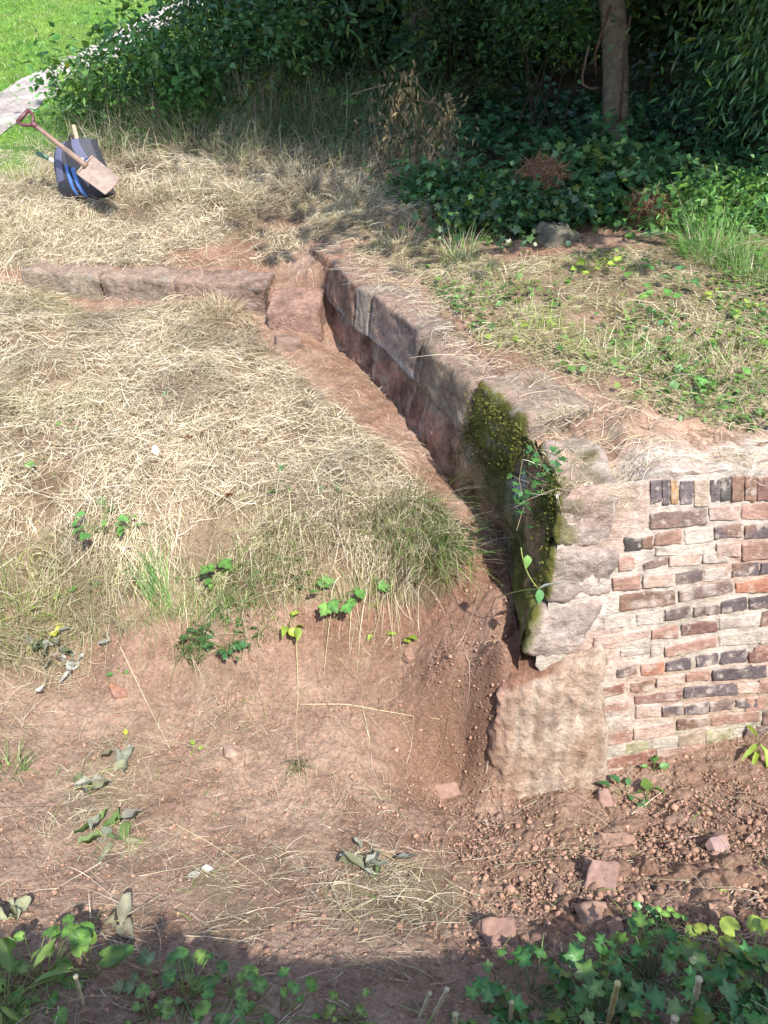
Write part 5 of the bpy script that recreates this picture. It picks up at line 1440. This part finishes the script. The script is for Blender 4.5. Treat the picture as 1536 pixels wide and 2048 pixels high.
# withered branch with dead leaves
br = thing('dead_branch', ground_pt(880, 400), 'withered cut branch with hanging dry brown leaves at the thicket edge', 'branch')
ms = MB(); ml = MB()
Yb = 7.3
A = [[(885, 240), (862, 190), (808, 142)], [(878, 208), (820, 196), (770, 200)], [(770, 170), (740, 176), (700, 190)], [(885, 380), (892, 300), (885, 240)], [(808, 142), (790, 200), (800, 260)]]
lp = []
for s in A:
    w = np.array([aty(a_, b_, Yb + .02 * k_) for k_, (a_, b_) in enumerate(s)])
    tube(ms, bez(w[0], w[1], w[2], 9), np.linspace(.008, .004, 9), (.3, .22, .14), 6, .1)
for (a_, b_, sa, sb, m) in [(815, 170, 18, 22, 30), (800, 230, 30, 40, 60), (830, 280, 40, 40, 70), (895, 240, 12, 30, 40), (860, 300, 35, 40, 60), (790, 300, 25, 40, 40)]:
    for _ in range(int(m * 1.8)): lp.append(aty(rng.normal(a_, sa), rng.normal(b_, sb), Yb + rng.normal(0, .12)))
lp = np.array(lp); n = len(lp)
scatter(ml, WILT, lp, frames(rng.uniform(0, 6.28, n), rng.normal(-1.1, .3, n), rng.normal(0, .8, n)), np.stack([rng.uniform(.022, .04, n), rng.uniform(.04, .075, n), rng.uniform(.05, .1, n)], 1), np.array([.24, .18, .095]) * rng.uniform(.5, 1.5, (n, 1)))
ms.build('twig', M_BARK, br, True); ml.build('dead_foliage', M_DEAD, br)
# root mats
for (a, b, w_, h_, n_, lb) in [(1083, 352, .19, .16, 1100, 'round tangle of reddish dead roots lying on the ivy'), (1300, 412, .15, .10, 600, 'small tangle of reddish roots in front of the tree')]:
    p = ground_pt(a, b + 45); p = aty(a, b, p[1])
    mb = MB()
    d_ = rng.normal(0, 1, (n_, 3)); d_ /= np.linalg.norm(d_, axis=1)[:, None]
    q = p + d_ * np.array([w_, w_ * .8, h_]) * rng.uniform(.4, 1, (n_, 1))
    az = np.arctan2(d_[:, 1], d_[:, 0]) + rng.normal(0, 1.2, n_)
    p0 = rng.normal(0, .6, n_)
    blades(mb, q[:, 0], q[:, 1], az, rng.uniform(.05, .14, n_), rng.uniform(.003, .006, n_), p0, p0 - rng.uniform(0, 1.5, n_), rng.normal(0, 1, n_), np.array([.36, .19, .10]) * rng.uniform(.5, 1.6, (n_, 1)), 4, None, None, .4, q[:, 2])
    hexa(mb, box8(p, w_ * 1.3, w_ * 1.1, h_ * 1.4), 8, .5, .03, .1, col=(.13, .065, .035))
    tag(mb.build('root_tangle', M_DEAD), lb, 'roots', 'dead root tangles')
# leaf litter and low cover under the thicket
mb = MB()
n = 15000
x = rng.uniform(-2.6, 5.2, n); y = rng.uniform(5.4, 10.5, n)
kp = ((x > .2) | (y > 8.3)) & (y > 6.6 - 1.0 * (x > .4) + .3 * fbm2(x, y, .5, 2, 9) + .5 * np.clip(-x - .3, 0, 2))
x, y = x[kp], y[kp]; n = len(x)
scatter(mb, IVY, np.stack([x, y, H(x, y) + np.abs(rng.normal(.06, .06, n))], 1), frames(rng.uniform(0, 6.28, n), rng.normal(0, .45, n), rng.normal(0, .4, n)), rng.uniform(.04, .085, n), np.array([.045, .115, .04]) * rng.uniform(.5, 1.6, (n, 1)))
o_gc = mb; mb = MB()
n = 24000
xr = rng.uniform(-3.0, .6, n); yr = rng.uniform(6.7, 9.3, n)
kp = (fbm2(xr, yr, .4, 3, 77) + .5 - .38 * np.abs(yr - 7.9 - .35 * np.clip(-xr - 1, 0, 2)) > rng.uniform(-.2, .8, n)) & ((xr > -1.95) | (yr > 7.3))
xr, yr = xr[kp], yr[kp]; n = len(xr)
gq = (rng.uniform(0, 1, n) < sst(6.9, 8.4, yr) * .7)[:, None]
cq = np.where(gq, np.array([.10, .17, .05]) * rng.uniform(.5, 1.6, (n, 1)), pick(n, [1.4, .8, 3, 3, 1.4, 1.6, 1.2]))
pq0 = rng.uniform(.5, 1.5, n)
blades(mb, xr, yr, rng.uniform(0, 6.28, n), rng.uniform(.12, .45, n) * (1 + .9 * sst(7.8, 8.8, yr)), rng.uniform(.003, .007, n), pq0, pq0 - rng.uniform(.2, 1.6, n), rng.normal(0, .4, n), cq, 4, None, H, .15)
tag(mb.build('rough_grass', M_GRASS), 'tall rough grass, half dead, along the foot of the thicket', 'grass', kind='stuff')
mb = o_gc
tag(mb.build('ground_cover', M_IVY), 'low dark leaves covering the ground under the thicket', 'ground cover', kind='stuff')

# ------------------------------------------------------------------ tools and backpack
BP = ground_pt(174, 412) + np.array([0, .12, 0]); BP[2] = float(H(BP[0], BP[1]))
bag = thing('backpack', BP, 'grey and black backpack with blue piping standing in the dry grass', 'backpack')
Rb = rotm(-.30, -.27, -.12)
bw, bd_, bh = .42, .19, .45
def bagpt(a, b, off=0.0):
    """front panel: a in -1..1 across, b in 0..1 up"""
    ex = 1 - .22 * b ** 3 - .10 * (1 - b) ** 4
    y = -(1 - .55 * np.abs(a) ** 2.6) * (1 - .75 * np.abs(2 * b - 1) ** 4.0) * .12 - .02
    x = a * bw / 2 * ex
    z = b * bh - .03 * np.abs(a) ** 3 * (b > .5)
    v = np.stack([x, y - off, z + 0 * x], -1)
    return v @ Rb.T + BP + np.array([0, 0, -.02])
mb = MB()
na, nb = 25, 31
a_, b_ = np.meshgrid(np.linspace(-1, 1, na), np.linspace(0, 1, nb))
front = bagpt(a_, b_)
mb.add(front, gridfaces(nb, na), (.055, .055, .065))
# sides, top and back closed behind the front panel
edge = np.concatenate([front[0, :], front[1:, -1], front[-1, -2::-1], front[-2:0:-1, 0]])
bk = np.array([0, .15, .0]) @ Rb.T
m = len(edge)
mb.add(np.concatenate([edge, edge + bk * .6 + (edge - edge.mean(0)) * .03, edge + bk + (edge.mean(0) - edge) * .12]), [gridfaces(3, m, True), (np.arange(m) + 2 * m)[None]], (.05, .05, .06))
mb.build('body', M_FABRIC, bag, True)
def panel(name, al, ar, b0, b1, off, col, nn=9, mm=16):
    tb = np.linspace(b0, b1, mm)
    A0 = np.interp(tb, [b0, b1], [al[0], al[1]]); A1 = np.interp(tb, [b0, b1], [ar[0], ar[1]])
    aa = A0[:, None] + (A1 - A0)[:, None] * np.linspace(0, 1, nn)[None]
    bb = np.repeat(tb[:, None], nn, 1)
    f0 = bagpt(aa, bb, off); f1 = bagpt(aa, bb, .001)
    mbp = MB()
    mbp.add(f0, gridfaces(mm, nn), col)
    ring0 = np.concatenate([f0[0], f0[1:, -1], f0[-1, -2::-1], f0[-2:0:-1, 0]]); ring1 = np.concatenate([f1[0], f1[1:, -1], f1[-1, -2::-1], f1[-2:0:-1, 0]])
    mbp.add(np.concatenate([ring0, ring1]), gridfaces(2, len(ring0), True), col)
    return mbp.build(name, M_FABRIC, bag, True)
GRY = (.10, .10, .155); BLK = (.028, .028, .033); BLU = (.075, .16, .40)
panel('side_panel', (-.95, -.62), (-.52, -.18), .35, .99, .010, GRY)
panel('centre_panel', (-.1, -.16), (.36, .12), .42, .995, .012, BLK)
panel('side_panel', (.40, .14), (.74, .52), .62, .99, .010, GRY)
panel('pocket', (-.86, -.86), (-.12, -.14), .04, .36, .020, BLK)
panel('piping', (-.26, -.24), (-.14, -.13), .08, .58, .024, BLU, 4)
panel('piping', (.02, -.02), (.16, .11), .03, .50, .024, BLU, 4)
panel('piping', (.58, .44), (.66, .52), .22, .60, .020, BLU, 4)
panel('piping', (.78, .62), (.84, .68), .20, .60, .016, BLU, 4)
panel('reflective_tab', (.42, .40), (.60, .57), .60, .63, .02, (.5, .5, .42), 5, 4)
ms = MB()
tube(ms, bagpt(np.linspace(-.15, .2, 9), .97 + .0 * np.linspace(0, 1, 9), -.03) + np.array([0, 0, 1]) * (.05 * np.sin(np.linspace(0, math.pi, 9)))[:, None], .008, (.03, .03, .035), 6)
ms.build('carry_loop', M_FABRIC, bag, True)
# spade
tipw = ground_pt(226, 386); tipw = aty(226, 374, BP[1] - .36)
topw = aty(46, 232, tipw[1] + .34)
ax = (tipw - topw); Ltot = np.linalg.norm(ax); ax /= Ltot
nr = np.array([.30, -.86, .45]); wv_ = np.cross(ax, nr); wv_ /= np.linalg.norm(wv_); nr = np.cross(wv_, ax); nr /= np.linalg.norm(nr)
if nr[1] > 0: nr = -nr
sp = thing('spade', tipw, 'spade with a dull red handle and rusty square blade leaning across the backpack', 'spade')
bl = .285
bs0 = tipw - ax * bl
ms = MB()
tube(ms, np.array([topw + ax * .10, topw + ax * .3, topw + ax * .5, bs0 - ax * .10]), [.017, .0175, .0175, .018], (.22, .14, .105), 12, .01)
ms.build('shaft', M_WOOD, sp, True)
ms = MB()
tube(ms, np.array([bs0 - ax * .20, bs0 - ax * .08, bs0 + ax * .02]), [.020, .022, .024], (.22, .15, .11), 12)
ms.build('socket', M_RUST, sp, True)
ms = MB()
nb_, nw_ = 14, 11
tb, tw = np.meshgrid(np.linspace(0, 1, nb_), np.linspace(-1, 1, nw_), indexing='ij')
wd_ = .094 - .008 * tb + .0 * tb
Pb = bs0 + ax * (bl * tb)[..., None] + wv_ * (wd_ * tw)[..., None] - nr * (.012 * (1 - tw ** 2) - .01 * tb)[..., None]
bc_ = np.array([.25, .185, .145]) * (.85 + .3 * np.clip(.5 + fbm3(Pb.reshape(-1, 3), .06, 3, 8), 0, 1))[:, None]
ms.add(np.concatenate([Pb.reshape(-1, 3), Pb.reshape(-1, 3) - nr * .004]), [gridfaces(nb_, nw_), gridfaces(nb_, nw_)[:, ::-1] + nb_ * nw_], np.concatenate([bc_, bc_]))
rim = np.concatenate([Pb[0], Pb[1:, -1], Pb[-1, -2::-1], Pb[-2:0:-1, 0]])
ms.add(np.concatenate([rim, rim - nr * .004]), gridfaces(2, len(rim), True), (.3, .2, .15))
for s in (-1, 1):
    tube(ms, np.array([bs0 + wv_ * .008 * s, bs0 + wv_ * .092 * s]), .006, (.34, .24, .18), 8)
ms.build('blade', M_RUST, sp, True)
ms = MB()
gA = topw + ax * .105; gl = topw + wv_ * .062; gr_ = topw - wv_ * .062
redc = (.10, .034, .036)
tube(ms, np.array([gA + ax * .04, gA, gA - ax * .015]), [.019, .024, .022], redc, 10)
for s in (-1, 1):
    tube(ms, np.array([gA - ax * .005, gA - ax * .03 + wv_ * .035 * s, topw + ax * .045 + wv_ * .058 * s, topw + wv_ * .062 * s]), [.015, .013, .012, .0135], redc, 9)
tube(ms, np.array([topw - wv_ * .066, topw, topw + wv_ * .066]), [.015, .0165, .015], redc, 10)
ms.build('grip', M_PLAST, sp, True)
# white handled tool behind the bag
wt0 = aty(72, 305, BP[1] + .1)
wtt = aty(135, 335, BP[1] + .14); dr_ = (wtt - wt0) / np.linalg.norm(wtt - wt0)
wt1 = wt0 + dr_ * .8
g0 = float(H(wt1[0], wt1[1]))
tool = thing('long_handled_tool', (wt1[0], wt1[1], g0), 'white-shafted tool with a green grip lying behind the backpack', 'tool')
ms = MB(); tube(ms, np.array([wt0 + dr_ * .09, wt0 + dr_ * .4, wt1]), .0135, (.62, .62, .62), 10); ms.build('shaft', M_PLAST, tool, True)
ms = MB(); tube(ms, np.array([wt0, wt0 + dr_ * .02, wt0 + dr_ * .08, wt0 + dr_ * .1]), [.013, .018, .017, .015], (.07, .15, .09), 10); ms.build('grip', M_PLAST, tool, True)
wd0 = aty(147, 250, BP[1] + .32); wd1 = aty(160, 300, BP[1] + .27)
dr_ = (wd1 - wd0) / np.linalg.norm(wd1 - wd0)
end = wd0 + dr_ * ((wd0[2] - float(H(wd1[0], wd1[1]))) / -dr_[2])
ms = MB(); tube(ms, np.array([wd0, (wd0 + end) / 2, end]), [.017, .018, .018], (.36, .25, .17), 10, .02)
o = ms.build('wooden_handle', M_WOOD, None, True)
tag(o, 'bare wooden tool handle standing up behind the backpack', 'tool handle')

# ------------------------------------------------------------------ parapet the picture was taken over (behind the viewer; casts the foreground shade)
mb = MB()
def parcol(P, N):
    return np.array([.26, .14, .10]) * (.7 + .6 * np.clip(.5 + fbm3(P, .2, 3, 7), 0, 1))[:, None]
hexa(mb, [(-9, -.5, .4), (9, -.5, .4), (9, -.12, .4), (-9, -.12, .4), (-9, -.5, 2.43), (9, -.5, 2.43), (9, -.12, 2.43), (-9, -.12, 2.43)], 40, .02, .02, .5, parcol)
tag(mb.build('bridge_parapet', M_BRICK, None, True), 'long brick parapet of the bridge the view is taken from', 'parapet')
mb = MB()  # unseen ivy, added to give the foreground shade a ragged edge
n = 8000
xx = rng.uniform(-3.5, 3.5, n)
hh_ = np.clip(.12 + .26 * fbm2(xx, xx * 0, .5, 4, 8), .0, .36)
pos = np.stack([xx, rng.uniform(-.5, -.14, n), 2.41 + hh_ * rng.uniform(0, 1, n)], 1)
scatter(mb, IVY, pos, frames(rng.uniform(0, 6.28, n), rng.normal(.2, .5, n), rng.normal(0, .5, n)), rng.uniform(.03, .06, n), np.array([.05, .13, .04]) * rng.uniform(.6, 1.4, (n, 1)))
tag(mb.build('shade_edge_ivy', M_IVY), 'unseen ivy added along the parapet top to fray the foreground shade', 'ivy')
print('objects', len(bpy.data.objects))
